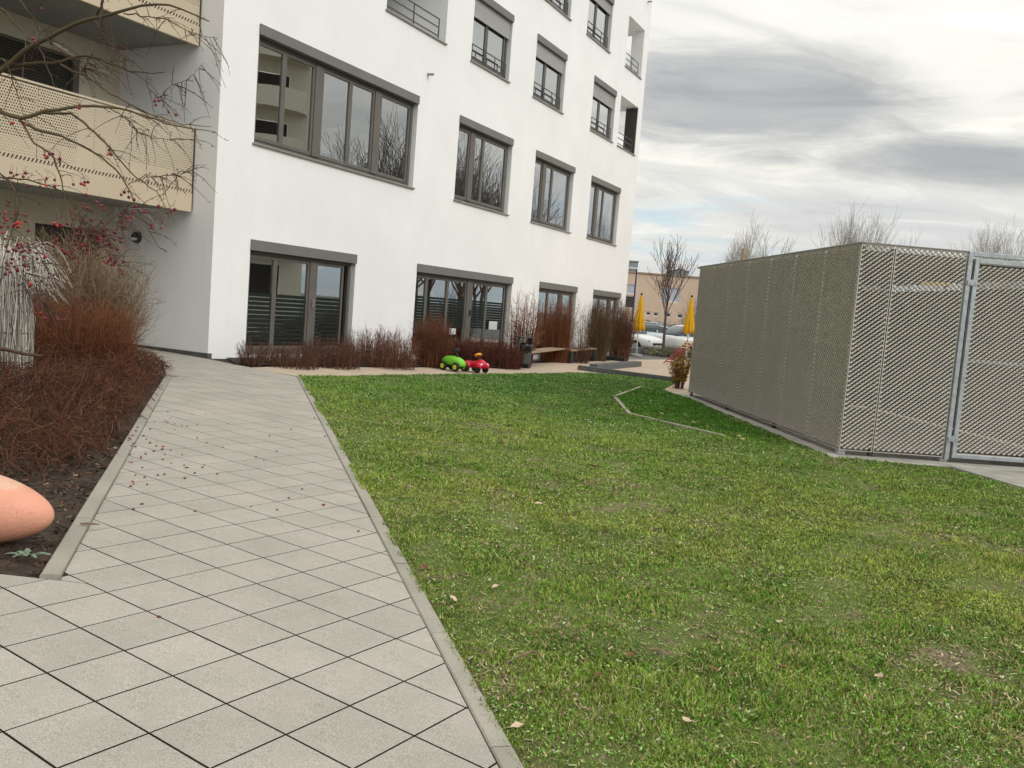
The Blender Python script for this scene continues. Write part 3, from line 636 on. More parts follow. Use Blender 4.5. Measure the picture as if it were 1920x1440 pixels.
# overflow spouts
for u, z in ((6.52, 6.90), (21.37, 13.62)): MB().tube([(u, 0, z), (u, -.16, z - .012)], .032, 12).build('overflow_spout', m_sill, bld)
# ---- recessed wing with balconies
def wing():
    mb = MB(); Y = 2.6
    holes = [(-1.62, -.25, -.5, 2.30), (-3.4, -.86, 3.4, 5.34), (-6.6, -4.2, 3.4, 5.34)]
    wall_sheet(mb, [-12, 0] + [h[k] for h in holes for k in (0, 1)], [ZB, ZT] + [h[k] for h in holes for k in (2, 3)], holes, lambda u, z: (u, Y, z))
    for (a, b, c, d) in holes:
        mb.quad((a, Y, c), (a, Y + .2, c), (a, Y + .2, d), (a, Y, d)); mb.quad((b, Y, c), (b, Y, d), (b, Y + .2, d), (b, Y + .2, c)); mb.quad((a, Y, d), (a, Y + .2, d), (b, Y + .2, d), (b, Y, d))
    mb.quad((-12, Y, ZB), (-12, DEPTH, ZB), (-12, DEPTH, ZT), (-12, Y, ZT)); mb.quad((-12, DEPTH, ZB), (0, DEPTH, ZB), (0, DEPTH, ZT), (-12, DEPTH, ZT)); mb.quad((-12, Y, ZT), (0, Y, ZT), (0, DEPTH, ZT), (-12, DEPTH, ZT))
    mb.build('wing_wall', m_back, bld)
    o = MB().bbox(-1.60, -.27, Y + .15, Y + .2, -.3, 2.28).build('entrance_door', m_dark, bld)
    MB().bbox(-.45, -.42, Y + .06, Y + .1, .9, 1.3).build('door_handle', m_sill, o)
    for (a, b, c, d) in holes[1:]:
        s = MB(); n = 38
        for i in range(n):
            z = c + (d - c) * i / n; s.prism([(a + .04, Y + .07, z), (a + .04, Y + .055, z + .02), (a + .04, Y + .07, z + .045), (a + .04, Y + .09, z + .045), (a + .04, Y + .09, z)], (b - a - .16, 0, 0))
        o = MB().bbox(a, a + .05, Y + .03, Y + .12, c, d).bbox(b - .12, b, Y - .01, Y + .12, c, d).bbox(a + .05, b - .12, Y + .04, Y + .12, d - .05, d).build('window', m_frame, bld); s.build('roller_shutter', mat('shutter_olive', (.075, .07, .058), .5, .15, 4), o)
    # plinth along the return wall
    MB().bbox(-.012, .09, -.012, 2.55, .10, .21, .003).build('plinth', mat('plinth_grey', (.10, .10, .09), .8, .3, 5), bld)
wing()
def perf_panel(W, Hh, pitch, r):
    """thin sheet with staggered round holes, in its own x-z plane"""
    V = []; Fc = []; nz = int(Hh / pitch); nx = int(W / pitch); mx, mz = (W - nx * pitch) / 2, (Hh - nz * pitch) / 2
    def q(a, b, c, d): k = len(V); V.extend([(a, 0, c), (b, 0, c), (b, 0, d), (a, 0, d)]); Fc.append((k, k + 1, k + 2, k + 3))
    q(0, W, 0, mz); q(0, W, Hh - mz, Hh)
    for j in range(nz):
        off = pitch / 2 if j % 2 else 0.0; z0 = mz + j * pitch; n = nx - (1 if j % 2 else 0); q(0, mx + off, z0, z0 + pitch); q(mx + off + n * pitch, W, z0, z0 + pitch)
        rr = r if j > nz * .22 else r * .55
        for i in range(n):
            x0 = mx + off + i * pitch; cx, cz, h = x0 + pitch / 2, z0 + pitch / 2, pitch / 2; k = len(V)
            for a in range(8):
                t = a * math.pi / 4; ox, oz = math.cos(t), math.sin(t); s = h / max(abs(ox), abs(oz)); V.append((cx + ox * s, 0, cz + oz * s)); V.append((cx + ox * rr, 0, cz + oz * rr))
            for a in range(8): b = (a + 1) % 8; Fc.append((k + 2 * a, k + 2 * b, k + 2 * b + 1, k + 2 * a + 1))
    me = bpy.data.meshes.new('perforated_panel'); me.from_pydata(V, [], Fc); me.update(); return me
PERF = perf_panel(.985, 1.06, .041, .0125)
def balcony(zb):
    y = .53
    o = MB().box(-5.98, -.04, y + .06, 2.58, zb + .06, zb + .26).build('balcony', m_soffit, bld)
    f = MB(); f.bbox(-6.0, -.035, y, y + .03, zb, zb + .34, .004); f.bbox(-6.0, -.035, y + .03, y + .06, zb, zb + .02, .003); f.build('fascia', m_bal, o)
    for i in range(6): link('perforated_panel', PERF, m_bal, o, loc=(-.035 - (i + 1) * .995, y + .012, zb + .40))
    p = MB()
    for i in range(7): x = -.06 - i * .99; p.bbox(x, x + .02, y + .035, y + .06, zb + .3, zb + 1.5, .003)
    p.bbox(-6.0, -.035, y - .004, y + .05, zb + 1.482, zb + 1.515, .004)
    for i in range(92): x = -.1 - i * .0635; p.prism([(x, y + .004, zb + .341), (x + .032, y + .004, zb + .341), (x + .062, y + .004, zb + .399), (x + .030, y + .004, zb + .399)], (0, .02, 0))
    p.build('balustrade_frame', m_bal, o); MB().box(-5.98, -.05, y + .031, y + .034, zb + .33, zb + .43).build('added_slot_strip', m_dark, o)  # dark strip added behind the slots to keep the sky from showing
    sp = MB().bbox(-.0345, -.006, y + .01, y + .03, zb + .02, zb + 1.5).build('end_trim', m_dark, o)
balcony(2.73); balcony(5.66); balcony(8.59)
# round black wall lamp on the return wall
lp = MB(); lp.tube([(-.0, 1.95, 2.23), (-.07, 1.95, 2.23)], [.115, .10], 16); wl = lp.build('wall_lamp', m_rail, bld)
MB().lathe([(.0, .0), (.05, .0), (.08, .02), (.085, .05), (.0, .051)], 16, (-.10, 1.95, 2.17), 1, 1).build('lamp_glass', mat('lamp_glass', (.6, .6, .58), .3), wl)

# ================================================================== EXPANDED-METAL SHED
m_mesh = mat('expanded_metal', (0.50, 0.47, 0.42), 0.45, 0.10, 6.0, metal=0.25, spec=.4)
m_galv = mat('galvanised_steel', (0.42, 0.45, 0.47), 0.42, 0.25, 14, metal=0.6, spec=.4)
m_conc = mat('concrete_base', (0.36, 0.345, 0.31), 0.9, 0.25, 4, 0.3, 60)
m_rubber = mat('black_rubber', (0.02, 0.02, 0.021), 0.6, 0.2, 10)
m_wood = mat('weathered_wood', (0.34, 0.275, 0.20), 0.8, 0.35, 9, 0.3, 40)
def mesh_panel(W, Hh, flip, name='mesh_panel'):
    sx, sz = 0.039, 0.063; nx, nz = int(W / sx), int(Hh / sz); ox, oy = (0.0115, 0.0095) if not flip else (0.0085, 0.0125); oz = 0.0045 if not flip else 0.008
    i, j, s = np.meshgrid(np.arange(nx), np.arange(nz + 1), np.array([0, 1]), indexing='ij'); i, j, s = i.ravel(), j.ravel(), s.ravel()
    x0 = (W - nx * sx) / 2 + i * sx; z0 = (j + (i % 2) * .5) * sz; d = np.where(s == 0, .5, -.5); z1 = z0 + d * sz; x1 = x0 + sx
    ok = (z0 > 0) & (z0 < Hh) & (z1 > 0) & (z1 < Hh); x0, x1, z0, z1 = x0[ok], x1[ok], z0[ok], z1[ok]; y = np.zeros_like(x0)
    f = -1 if flip else 1
    A = np.stack([x0 + f * ox, y - oy, z0 - f * oz], 1); B = np.stack([x1 + f * ox, y - oy, z1 - f * oz], 1); C_ = np.stack([x1 - f * ox, y + oy, z1 + f * oz], 1); D = np.stack([x0 - f * ox, y + oy, z0 + f * oz], 1)
    V = np.stack([A, B, C_, D], 1).reshape(-1, 3); me = bpy.data.meshes.new(name); n = len(x0)
    edge = MB()
    for a in ((0, .012, 0, Hh), (W - .012, W, 0, Hh), (.012, W - .012, 0, .010), (.012, W - .012, Hh - .010, Hh)): edge.box(a[0], a[1], -.004, .006, a[2], a[3])
    me.from_pydata([tuple(v) for v in V] + edge.v, [], [tuple(r) for r in np.arange(4 * n).reshape(-1, 4)] + [tuple(k + 4 * n for k in q) for q in edge.f]); me.update(); return me
SZ0, SZ1 = -0.125, 2.68
def shed():
    base = float(gz(*SH0))
    s = thing('mesh_clad_shed', 'flat-roofed storage shed clad in beige expanded-metal mesh with a galvanised gate', 'shed', (SH0.x, SH0.y, 0), math.atan2(SHb.y, SHb.x))
    # local: x along the front, y along the depth
    H = SZ1 - SZ0; n = 7; W = SHL / n
    left = mesh_panel(W - .03, H, True)
    for k in range(n):
        o = link('mesh_panel', left, m_mesh, s, loc=(0, (k + 1) * W - .015, SZ0)); o.rotation_euler = (0, 0, -math.pi / 2)
    for (a, b) in ((0.0, .462), (.478, 1.475)): link('mesh_panel', mesh_panel(b - a, H, False), m_mesh, s, loc=(a, 0, SZ0))
    link('mesh_panel', mesh_panel(SHF - 2.80, H, False), m_mesh, s, loc=(2.80, 0, SZ0))
    back = mesh_panel(SHF / 4 - .012, H, False)
    for k in range(4):
        o = link('mesh_panel', back, m_mesh, s, loc=((k + 1) * SHF / 4, SHL, SZ0)); o.rotation_euler = (0, 0, math.pi)
    right = mesh_panel(W - .012, H, False)
    for k in range(n):
        o = link('mesh_panel', right, m_mesh, s, loc=(SHF, k * W, SZ0)); o.rotation_euler = (0, 0, math.pi / 2)
    # posts and rails behind the mesh
    pts = [(.06, .06 + k * (SHL - .12) / 3) for k in range(4)] + [(SHF - .06, .06 + k * (SHL - .12) / 3) for k in range(4)] + [(.47, .06), (2.86, .06)]
    for (x, y) in pts: MB().bbox(x - .03, x + .03, y - .03, y + .03, base + .004, SZ1 - .03, .004).build('post', m_rail, s)
    r = MB()
    for z in (SZ1 - .09, 1.25): r.bbox(.032, .068, .08, SHL - .08, z, z + .05, .003); r.bbox(SHF - .068, SHF - .032, .08, SHL - .08, z, z + .05, .003); r.bbox(.08, SHF - .08, SHL - .068, SHL - .032, z + .001, z + .051, .003)
    r.build('rail', m_rail, s)
    rf = MB(); k = 0; y = .05
    while y < SHL - .1:   # corrugated roof sheet
        rf.quad((.03, y, 2.60), (SHF - .03, y, 2.60), (SHF - .03, y + .08, 2.63), (.03, y + .08, 2.63)); rf.quad((.03, y + .08, 2.63), (SHF - .03, y + .08, 2.63), (SHF - .03, y + .16, 2.60), (.03, y + .16, 2.60)); y += .16
    rf.build('roof', mat('roof_sheet', (.30, .29, .27), .6, .2, 4), s)
    t = MB(); t.bbox(-.012, .03, -.012, SHL + .012, SZ1 + .001, SZ1 + .022, .003); t.bbox(.03, SHF + .012, -.012, .03, SZ1 + .001, SZ1 + .022, .003); t.bbox(SHF - .03, SHF + .012, .03, SHL, SZ1 + .001, SZ1 + .022, .003); t.build('top_trim', mat('top_trim', (.20, .19, .17), .5, metal=.4), s)
    mi = mat('added_board', (.045, .042, .036), .8, .35, 3)  # dark boards added inside so nothing shows through and the holes stay dark
    for k in range(6): MB().bbox(.12 + k * (SHF - .24) / 6 + .004, .12 + (k + 1) * (SHF - .24) / 6 - .004, SHL - .14, SHL - .11, base + .05, 2.45, .004).build('added_board', mi, s)
    for k in range(11): MB().bbox(SHF - .14, SHF - .11, .15 + k * (SHL - .3) / 11 + .004, .15 + (k + 1) * (SHL - .3) / 11 - .004, base + .05, 2.45, .004).build('added_board', mi, s)
    # concrete base with its strip
    b = MB(); b.bbox(-.27, SHF + .3, -.30, SHL + .3, base - .3, base + .002, .012); o = b.build('concrete_base', m_conc, s)
    # feet between base and panels
    for (x, y) in ((.05, .03), (1.50, .02), (2.84, .02)): MB().bbox(x - .05, x + .05, y - .01, y + .10, base + .003, SZ0 + .02, .004).build('foot', m_galv, s)
    # fixed gate frame and gate leaf
    fr = MB(); fr.bbox(1.487, 1.552, -.03, .035, SZ0 - .03, SZ1 + .02, .006); fr.bbox(2.735, 2.795, -.03, .035, SZ0 - .03, SZ1 + .02, .006); fr.bbox(1.552, 2.735, -.028, .033, SZ1 - .045, SZ1 + .018, .006); fr.build('gate_frame', m_galv, s)
    g = MB(); a, c = 1.585, 2.705; z0, z1 = SZ0 + .0, SZ1 - .075
    g.bbox(a, a + .06, -.035, .02, z0, z1, .006); g.bbox(c - .06, c, -.035, .02, z0, z1, .006); g.bbox(a + .06, c - .06, -.033, .018, z1 - .06, z1, .006); g.bbox(a + .06, c - .06, -.033, .018, z0, z0 + .06, .006); g.bbox(a + .06, c - .06, .0, .018, 1.2, 1.25, .004)
    go = g.build('gate', m_galv, s)
    link('gate_mesh', mesh_panel(c - a - .12, z1 - z0 - .12, False), m_mesh, go, loc=(a + .06, -.012, z0 + .06))
    for z in (.14, 2.28):
        h = MB().tube([(1.568, -.03, z - .045), (1.568, -.03, z + .045)], .019, 10); h.bbox(1.50, 1.64, -.048, -.036, z - .03, z + .03, .002); h.bbox(1.53, 1.545, -.056, -.048, z - .008, z + .008, .002); h.bbox(1.60, 1.615, -.056, -.048, z - .008, z + .008, .002); h.build('hinge', m_galv, go)
    MB().bbox(2.60, 2.69, -.06, -.036, .95, 1.15, .004).tube([(2.62, -.06, 1.08), (2.62, -.10, 1.08), (2.53, -.10, 1.08)], .009, 8).build('gate_lock', m_rail, go)
    # galvanised rail end at the far corner
    MB().tube([(-.05, SHL + .02, SZ1 - .0), (.22, SHL + .02, SZ1 + .0)], .035, 10).build('rail_end', m_galv, s)
    # concrete apron before the gate
    return s
shed()
apron = [shp(-.31, 1.42), XY(1920, 917), (6.97, 7.5), (12.5, 7.5), (12.5, 12.2), shp(-.31, 4.6)]
struct(sheet('gate_paving', apron, 0.018, m_conc, 0.8, thick=0.05))
# timber post standing inside the shed, yellow strip hanging behind the mesh
p = at(1398, 466, 18.6); tag(MB().bbox(-.06, .06, -.06, .06, 0, p.z - float(gz(p.x, p.y)), .006).build('timber_post', m_wood, loc=(p.x, p.y, float(gz(p.x, p.y)))), 'square timber post sticking up above the roof of the mesh shed', 'post')
yx = shp(.028, .9); tag(MB().bbox(0, .43, 0, .012, 0, .045, .002).build('yellow_strip', mat('yellow_strip', (.95, .66, .16), .5, .1, 8), loc=(yx[0], yx[1], 2.20)), 'short yellow strip fixed behind the mesh beside the gate', 'strip').rotation_euler = (0, -.03, math.atan2(SHb.y, SHb.x))

# ================================================================== SMALL GROUND THINGS
def beam(name, p0, p1, w, h, m, label, cat, lift=0.0, z1=None, parent=None):
    p0, p1 = Vector((p0[0], p0[1], 0)), Vector((p1[0], p1[1], 0)); d = p1 - p0; Ln = d.length; za, zb = float(gz(p0.x, p0.y)), float(gz(p1.x, p1.y))
    o = MB().bbox(0, Ln, -w / 2, w / 2, -.12, h, .012).build(name, m, loc=(p0.x, p0.y, za + lift)); o.rotation_euler = (0, -math.atan2(zb - za, Ln), math.atan2(d.y, d.x)); return tag(o, label, cat)
m_edge = mat('lawn_edging', (.40, .36, .30), .9, .2, 10, .3, 60)
E0, E1, E2, E3 = XY(1203, 726), XY(1152, 745), XY(1180, 777), XY(1358, 819)
def strip(name, pts, label):
    k = thing(name, label, 'edging', (pts[0][0], pts[0][1], 0), group='stone edging in the lawn')
    for i in range(len(pts) - 1):
        a, b = Vector(pts[i]), Vector(pts[i + 1]); n = max(1, round((b - a).length / 1.0)); d = (b - a) / n
        for j in range(n):
            q0, q1 = a + d * (j + .004), a + d * (j + .996); nn = Vector((-d.y, d.x)).normalized() * .032; v = []
            for q in (q0 - nn, q1 - nn, q1 + nn, q0 + nn): v.append((q.x - pts[0][0], q.y - pts[0][1], float(gz(q.x, q.y)) - .06))
            v += [(x, y, z + .087) for x, y, z in v]
            MB().add(v, [(3, 2, 1, 0), (4, 5, 6, 7), (0, 1, 5, 4), (1, 2, 6, 5), (2, 3, 7, 6), (3, 0, 4, 7)]).build('edging_stone', m_edge, k)
strip('stone_edging', [E0, E1, E2, E3], 'narrow angled stone edging set into the lawn near the shed')
m_plk = mat('recycled_plank', (.115, .118, .115), .75, .3, 6, .3, 50)
m_plkd = mat('recycled_plank_dark', (.028, .029, .03), .7, .3, 6, .3, 50)
beam('sandpit_beam', XY(1085, 693), XY(1272, 717), .12, .13, m_plk, 'long low dark beam between the lawn and the sand area', 'beam')
o = MB().bbox(-.03, 0, -.05, .05, .0, .1, .004).build('orange_end_cap', mat('orange_cap', (.75, .30, .03), .6), bpy.data.objects['sandpit_beam'], loc=(0, 0, 0))
beam('sandpit_beam', XY(1112, 693), XY(1196, 686), .26, .17, m_plk, 'thick grey beam jutting into the sand area', 'beam')
beam('sandpit_beam', XY(1116, 671), XY(1172, 678), .20, .14, m_plkd, 'short black beam lying in the sand behind the thick grey beam', 'beam')
beam('sandpit_beam', XY(1114, 669), XY(1214, 662), .2, .30, m_plk, 'grey beam along the back of the sand area beside the shrubs', 'beam')
beam('sandpit_beam', XY(1216, 664), XY(1303, 672), .2, .28, m_plkd, 'black beam at the back of the sand area below the young tree', 'beam')

def loft(secs, n=14, p=2.6, axis='x'):
    """closed body through super-elliptic sections (x, cy, cz, hw, hh)"""
    mb = MB()
    for (x, cy, cz, hw, hh) in secs:
        for j in range(n):
            t = 2 * math.pi * (j + .5) / n; c, s_ = math.cos(t), math.sin(t); mb.v.append((x, cy + hw * math.copysign(abs(c) ** (2 / p), c), cz + hh * math.copysign(abs(s_) ** (2 / p), s_)))
    for i in range(len(secs) - 1):
        for j in range(n): mb.f.append((i * n + j, i * n + (j + 1) % n, (i + 1) * n + (j + 1) % n, (i + 1) * n + j))
    mb.f.append(tuple(range(n - 1, -1, -1))); mb.f.append(tuple((len(secs) - 1) * n + j for j in range(n))); return mb
def wheel(mb_t, mb_r, x, y, z, r, w):
    mb_t.tube([(x, y - w / 2, z), (x, y - w / 2 + .006, z), (x, y + w / 2 - .006, z), (x, y + w / 2, z)], [r * .9, r, r, r * .9], 18); mb_r.tube([(x, y - w / 2 - .006, z), (x, y + w / 2 + .006, z)], r * .55, 12)
def ring(mb, c, R_, r, tilt, n=14, k=6, sx=1.0):
    k0 = len(mb.v)
    for i in range(n):
        a = 2 * math.pi * i / n
        for j in range(k):
            b = 2 * math.pi * j / k; q = Vector(((R_ + r * math.cos(b)) * math.cos(a) * sx, (R_ + r * math.cos(b)) * math.sin(a), r * math.sin(b))); q.rotate(Matrix.Rotation(tilt, 3, 'Y')); mb.v.append(tuple(q + Vector(c)))
    for i in range(n):
        for j in range(k): mb.f.append((k0 + i * k + j, k0 + ((i + 1) % n) * k + j, k0 + ((i + 1) % n) * k + (j + 1) % k, k0 + i * k + (j + 1) % k))
def ride_on(name, label, px, py, rot, body, hubs, wheelc, seatc, kind):
    p = gh(px, py); t = thing(name, label, 'toy car', p, rot); name_ = kind; mb = mat(kind + '_toy_plastic', body, .45, .18, 9, spec=.4); mw = mat(kind + '_toy_steer', wheelc, .4); mh = mat(kind + '_toy_hub', hubs, .4)
    if kind == 'bug':     # rounded back, wheels outside
        loft([(-.30, 0, .19, .03, .03), (-.28, 0, .20, .10, .07), (-.20, 0, .215, .135, .105), (-.05, 0, .225, .14, .115), (.10, 0, .215, .14, .105), (.22, 0, .19, .125, .085), (.29, 0, .165, .09, .055), (.31, 0, .155, .03, .02)], 18).build('body', mb, t, True)
        loft([(-.2, 0, .10, .09, .04), (.2, 0, .10, .09, .04)], 10).build('underbody', m_rubber, t, True); wp = [(-.19, .15), (-.19, -.15), (.19, .15), (.19, -.15)]; wr = .10; sz = .46
        col = MB().tube([(.10, 0, .30), (.05, 0, sz - .02)], .02, 8)
    else:                 # classic shape with fenders and low seat
        loft([(-.29, 0, .17, .08, .05), (-.26, 0, .18, .12, .075), (-.14, 0, .165, .105, .075), (.0, 0, .17, .085, .08), (.10, 0, .205, .09, .105), (.20, 0, .20, .095, .095), (.28, 0, .175, .085, .065), (.30, 0, .165, .05, .035)], 18).build('body', mb, t, True)
        for sx, sy in ((.17, .125), (.17, -.125), (-.18, .135), (-.18, -.135)): loft([(sx - .11, sy, .13, .02, .02), (sx - .085, sy, .165, .05, .05), (sx, sy, .185, .06, .065), (sx + .085, sy, .165, .05, .05), (sx + .11, sy, .13, .02, .02)], 12).build('fender', mb, t, True)
        for sy in (.1, -.1): loft([(.25, sy, .20, .03, .03), (.275, sy, .20, .022, .022)], 10).build('headlight', mat('toy_light', (.8, .8, .75), .3), t, True)
        wp = [(-.18, .14), (-.18, -.14), (.17, .13), (.17, -.13)]; wr = .085; sz = .40; col = MB().tube([(.10, 0, .29), (.04, 0, sz - .02)], [.035, .02], 8)
    col.build('steering_column', m_rubber, t)
    s = MB(); ring(s, (.04, 0, sz), .085 if kind == 'bug' else .075, .018 if kind == 'bug' else .026, -.5, sx=.8); s.bbox(.01, .07, -.07, .07, sz - .012, sz + .012, .004); s.build('steering_wheel', mw, t, True)
    loft([(-.24, 0, .275 if kind == 'bug' else .24, .06, .012), (-.1, 0, .285 if kind == 'bug' else .23, .075, .015), (.0, 0, .29 if kind == 'bug' else .24, .06, .012)], 12).build('seat', mat(kind + '_toy_seat', seatc, .35), t, True)
    for x, y in wp:
        a, b = MB(), MB(); wheel(a, b, x, y, wr, wr, .055); w = a.build('wheel', m_rubber, t, False); b.build('hub_cap', mh, w)
ride_on('ride_on_car', 'lime green ride-on toy car with a black steering wheel', 850, 695, R(-38), (.17, .55, .03), (.55, .62, .03), (.03, .03, .03), (.15, .5, .03), 'bug')
ride_on('ride_on_car', 'red ride-on toy car with a yellow steering wheel', 892, 698, R(-42), (.62, .012, .04), (.03, .03, .03), (.85, .38, .02), (.5, .01, .03), 'classic')

def bench(pxa, pya, pxb, pyb, label, d=.42):
    a, b = gh(pxa, pya), gh(pxb, pyb); dv = (b - a).xy; Ln = dv.length; t = thing('bench', label, 'bench', a, math.atan2(dv.y, dv.x), 'black-legged benches by the sand path'); h = .43
    for x in (.0, Ln - .30): MB().bbox(x, x + .30, -.0, d, -.04, h - .05, .012).build('leg', m_plkd, t)
    for k in range(4): w = d / 4; MB().bbox(-.06, Ln + .06, -.02 + k * (d + .04) / 4 + .004, -.02 + (k + 1) * (d + .04) / 4 - .004, h - .045 + random.uniform(-.003, .003), h, .006).build('seat_plank', mat('bench_plank', (.33, .235, .155), .7, .35, 7, .2, 40, island=.12), t)
bench(990, 690, 1066, 679, 'nearer of the two wooden benches, right beside the litter bin')
bench(1070, 681, 1117, 676, 'farther of the two wooden benches, next to the black beam')
def bin_():
    p = gh(979, 690); t = thing('litter_bin', 'grey metal litter bin with a black bag beside the first bench', 'litter bin', p, R(35)); mg = mat('bin_grey', (.085, .087, .088), .5, .15, 6, metal=.2)
    MB().bbox(-.20, -.15, -.035, .035, -.05, .86, .004).build('post', mg, t)
    b = MB(); n = 8
    for z, w, d in ((.12, .15, .12), (.14, .165, .135), (.60, .18, .15), (.63, .18, .15)):
        for (sx, sy) in ((-1, -.45), (-.6, -1), (.6, -1), (1, -.45), (1, .45), (.6, 1), (-.6, 1), (-1, .45)): b.v.append((.04 + sx * w, sy * d, z))
    for i in range(3):
        for j in range(n): b.f.append((i * n + j, i * n + (j + 1) % n, (i + 1) * n + (j + 1) % n, (i + 1) * n + j))
    b.f.append(tuple(range(n - 1, -1, -1))); b.build('container', mg, t)
    b = MB(); b.lathe([(.13, .66), (.185, .64), (.20, .60), (.192, .52), (.19, .46), (.15, .42), (.14, .5)], 18, (.04, -.02, 0), 1.0, .88)
    for i, v in enumerate(b.v): b.v[i] = (v[0] + .010 * math.sin(i * 2.3), v[1] + .010 * math.cos(i * 3.1), v[2] + .03 * math.sin(i * 1.7))
    b.build('bin_bag', mat('bin_bag', (.008, .009, .011), .22, spec=.5), t, True)
    MB().bbox(-.21, .23, -.15, .15, .82, .845, .004).bbox(.19, .21, -.12, .12, .62, .819, .003).build('hood', mg, t)
bin_()

# terracotta egg
def egg():
    c = at(-38, 966, 4.30); n = 40; prof = []
    for i in range(n + 1):
        t = math.pi * i / n; x = -math.cos(t); r = math.sin(t) * (1 - .20 * x) ; prof.append((x, r))
    mb = MB(); k = 32
    for (x, r) in prof:
        for j in range(k): a = 2 * math.pi * j / k; mb.v.append((x * .36, r * .185 * math.cos(a), r * .185 * math.sin(a)))
    for i in range(n):
        for j in range(k): mb.f.append((i * k + j, i * k + (j + 1) % k, (i + 1) * k + (j + 1) % k, (i + 1) * k + j))
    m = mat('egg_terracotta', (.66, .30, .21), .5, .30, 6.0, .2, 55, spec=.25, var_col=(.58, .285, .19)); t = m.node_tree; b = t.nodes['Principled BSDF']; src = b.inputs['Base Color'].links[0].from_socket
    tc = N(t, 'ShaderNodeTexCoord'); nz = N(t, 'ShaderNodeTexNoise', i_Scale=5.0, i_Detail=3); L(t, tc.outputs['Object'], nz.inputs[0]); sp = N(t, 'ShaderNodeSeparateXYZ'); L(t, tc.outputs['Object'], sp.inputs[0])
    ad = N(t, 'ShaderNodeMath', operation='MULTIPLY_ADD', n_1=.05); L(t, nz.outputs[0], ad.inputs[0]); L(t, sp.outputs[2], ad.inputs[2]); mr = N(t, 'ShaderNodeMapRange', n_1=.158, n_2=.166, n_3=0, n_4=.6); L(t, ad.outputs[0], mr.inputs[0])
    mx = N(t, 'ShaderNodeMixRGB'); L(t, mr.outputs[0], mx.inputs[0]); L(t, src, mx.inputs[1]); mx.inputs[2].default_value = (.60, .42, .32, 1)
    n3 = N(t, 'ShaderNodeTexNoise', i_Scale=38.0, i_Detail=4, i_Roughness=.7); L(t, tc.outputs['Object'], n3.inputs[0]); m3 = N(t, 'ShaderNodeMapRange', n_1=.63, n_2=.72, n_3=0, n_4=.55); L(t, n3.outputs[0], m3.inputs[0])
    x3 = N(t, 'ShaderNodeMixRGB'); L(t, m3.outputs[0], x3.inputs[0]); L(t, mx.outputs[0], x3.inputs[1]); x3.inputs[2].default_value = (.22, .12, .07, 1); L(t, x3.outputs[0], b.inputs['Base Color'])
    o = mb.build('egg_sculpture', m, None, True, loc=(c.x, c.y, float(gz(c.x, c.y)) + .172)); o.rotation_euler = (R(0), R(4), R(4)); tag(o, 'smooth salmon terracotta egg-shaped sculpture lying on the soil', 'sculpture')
egg()

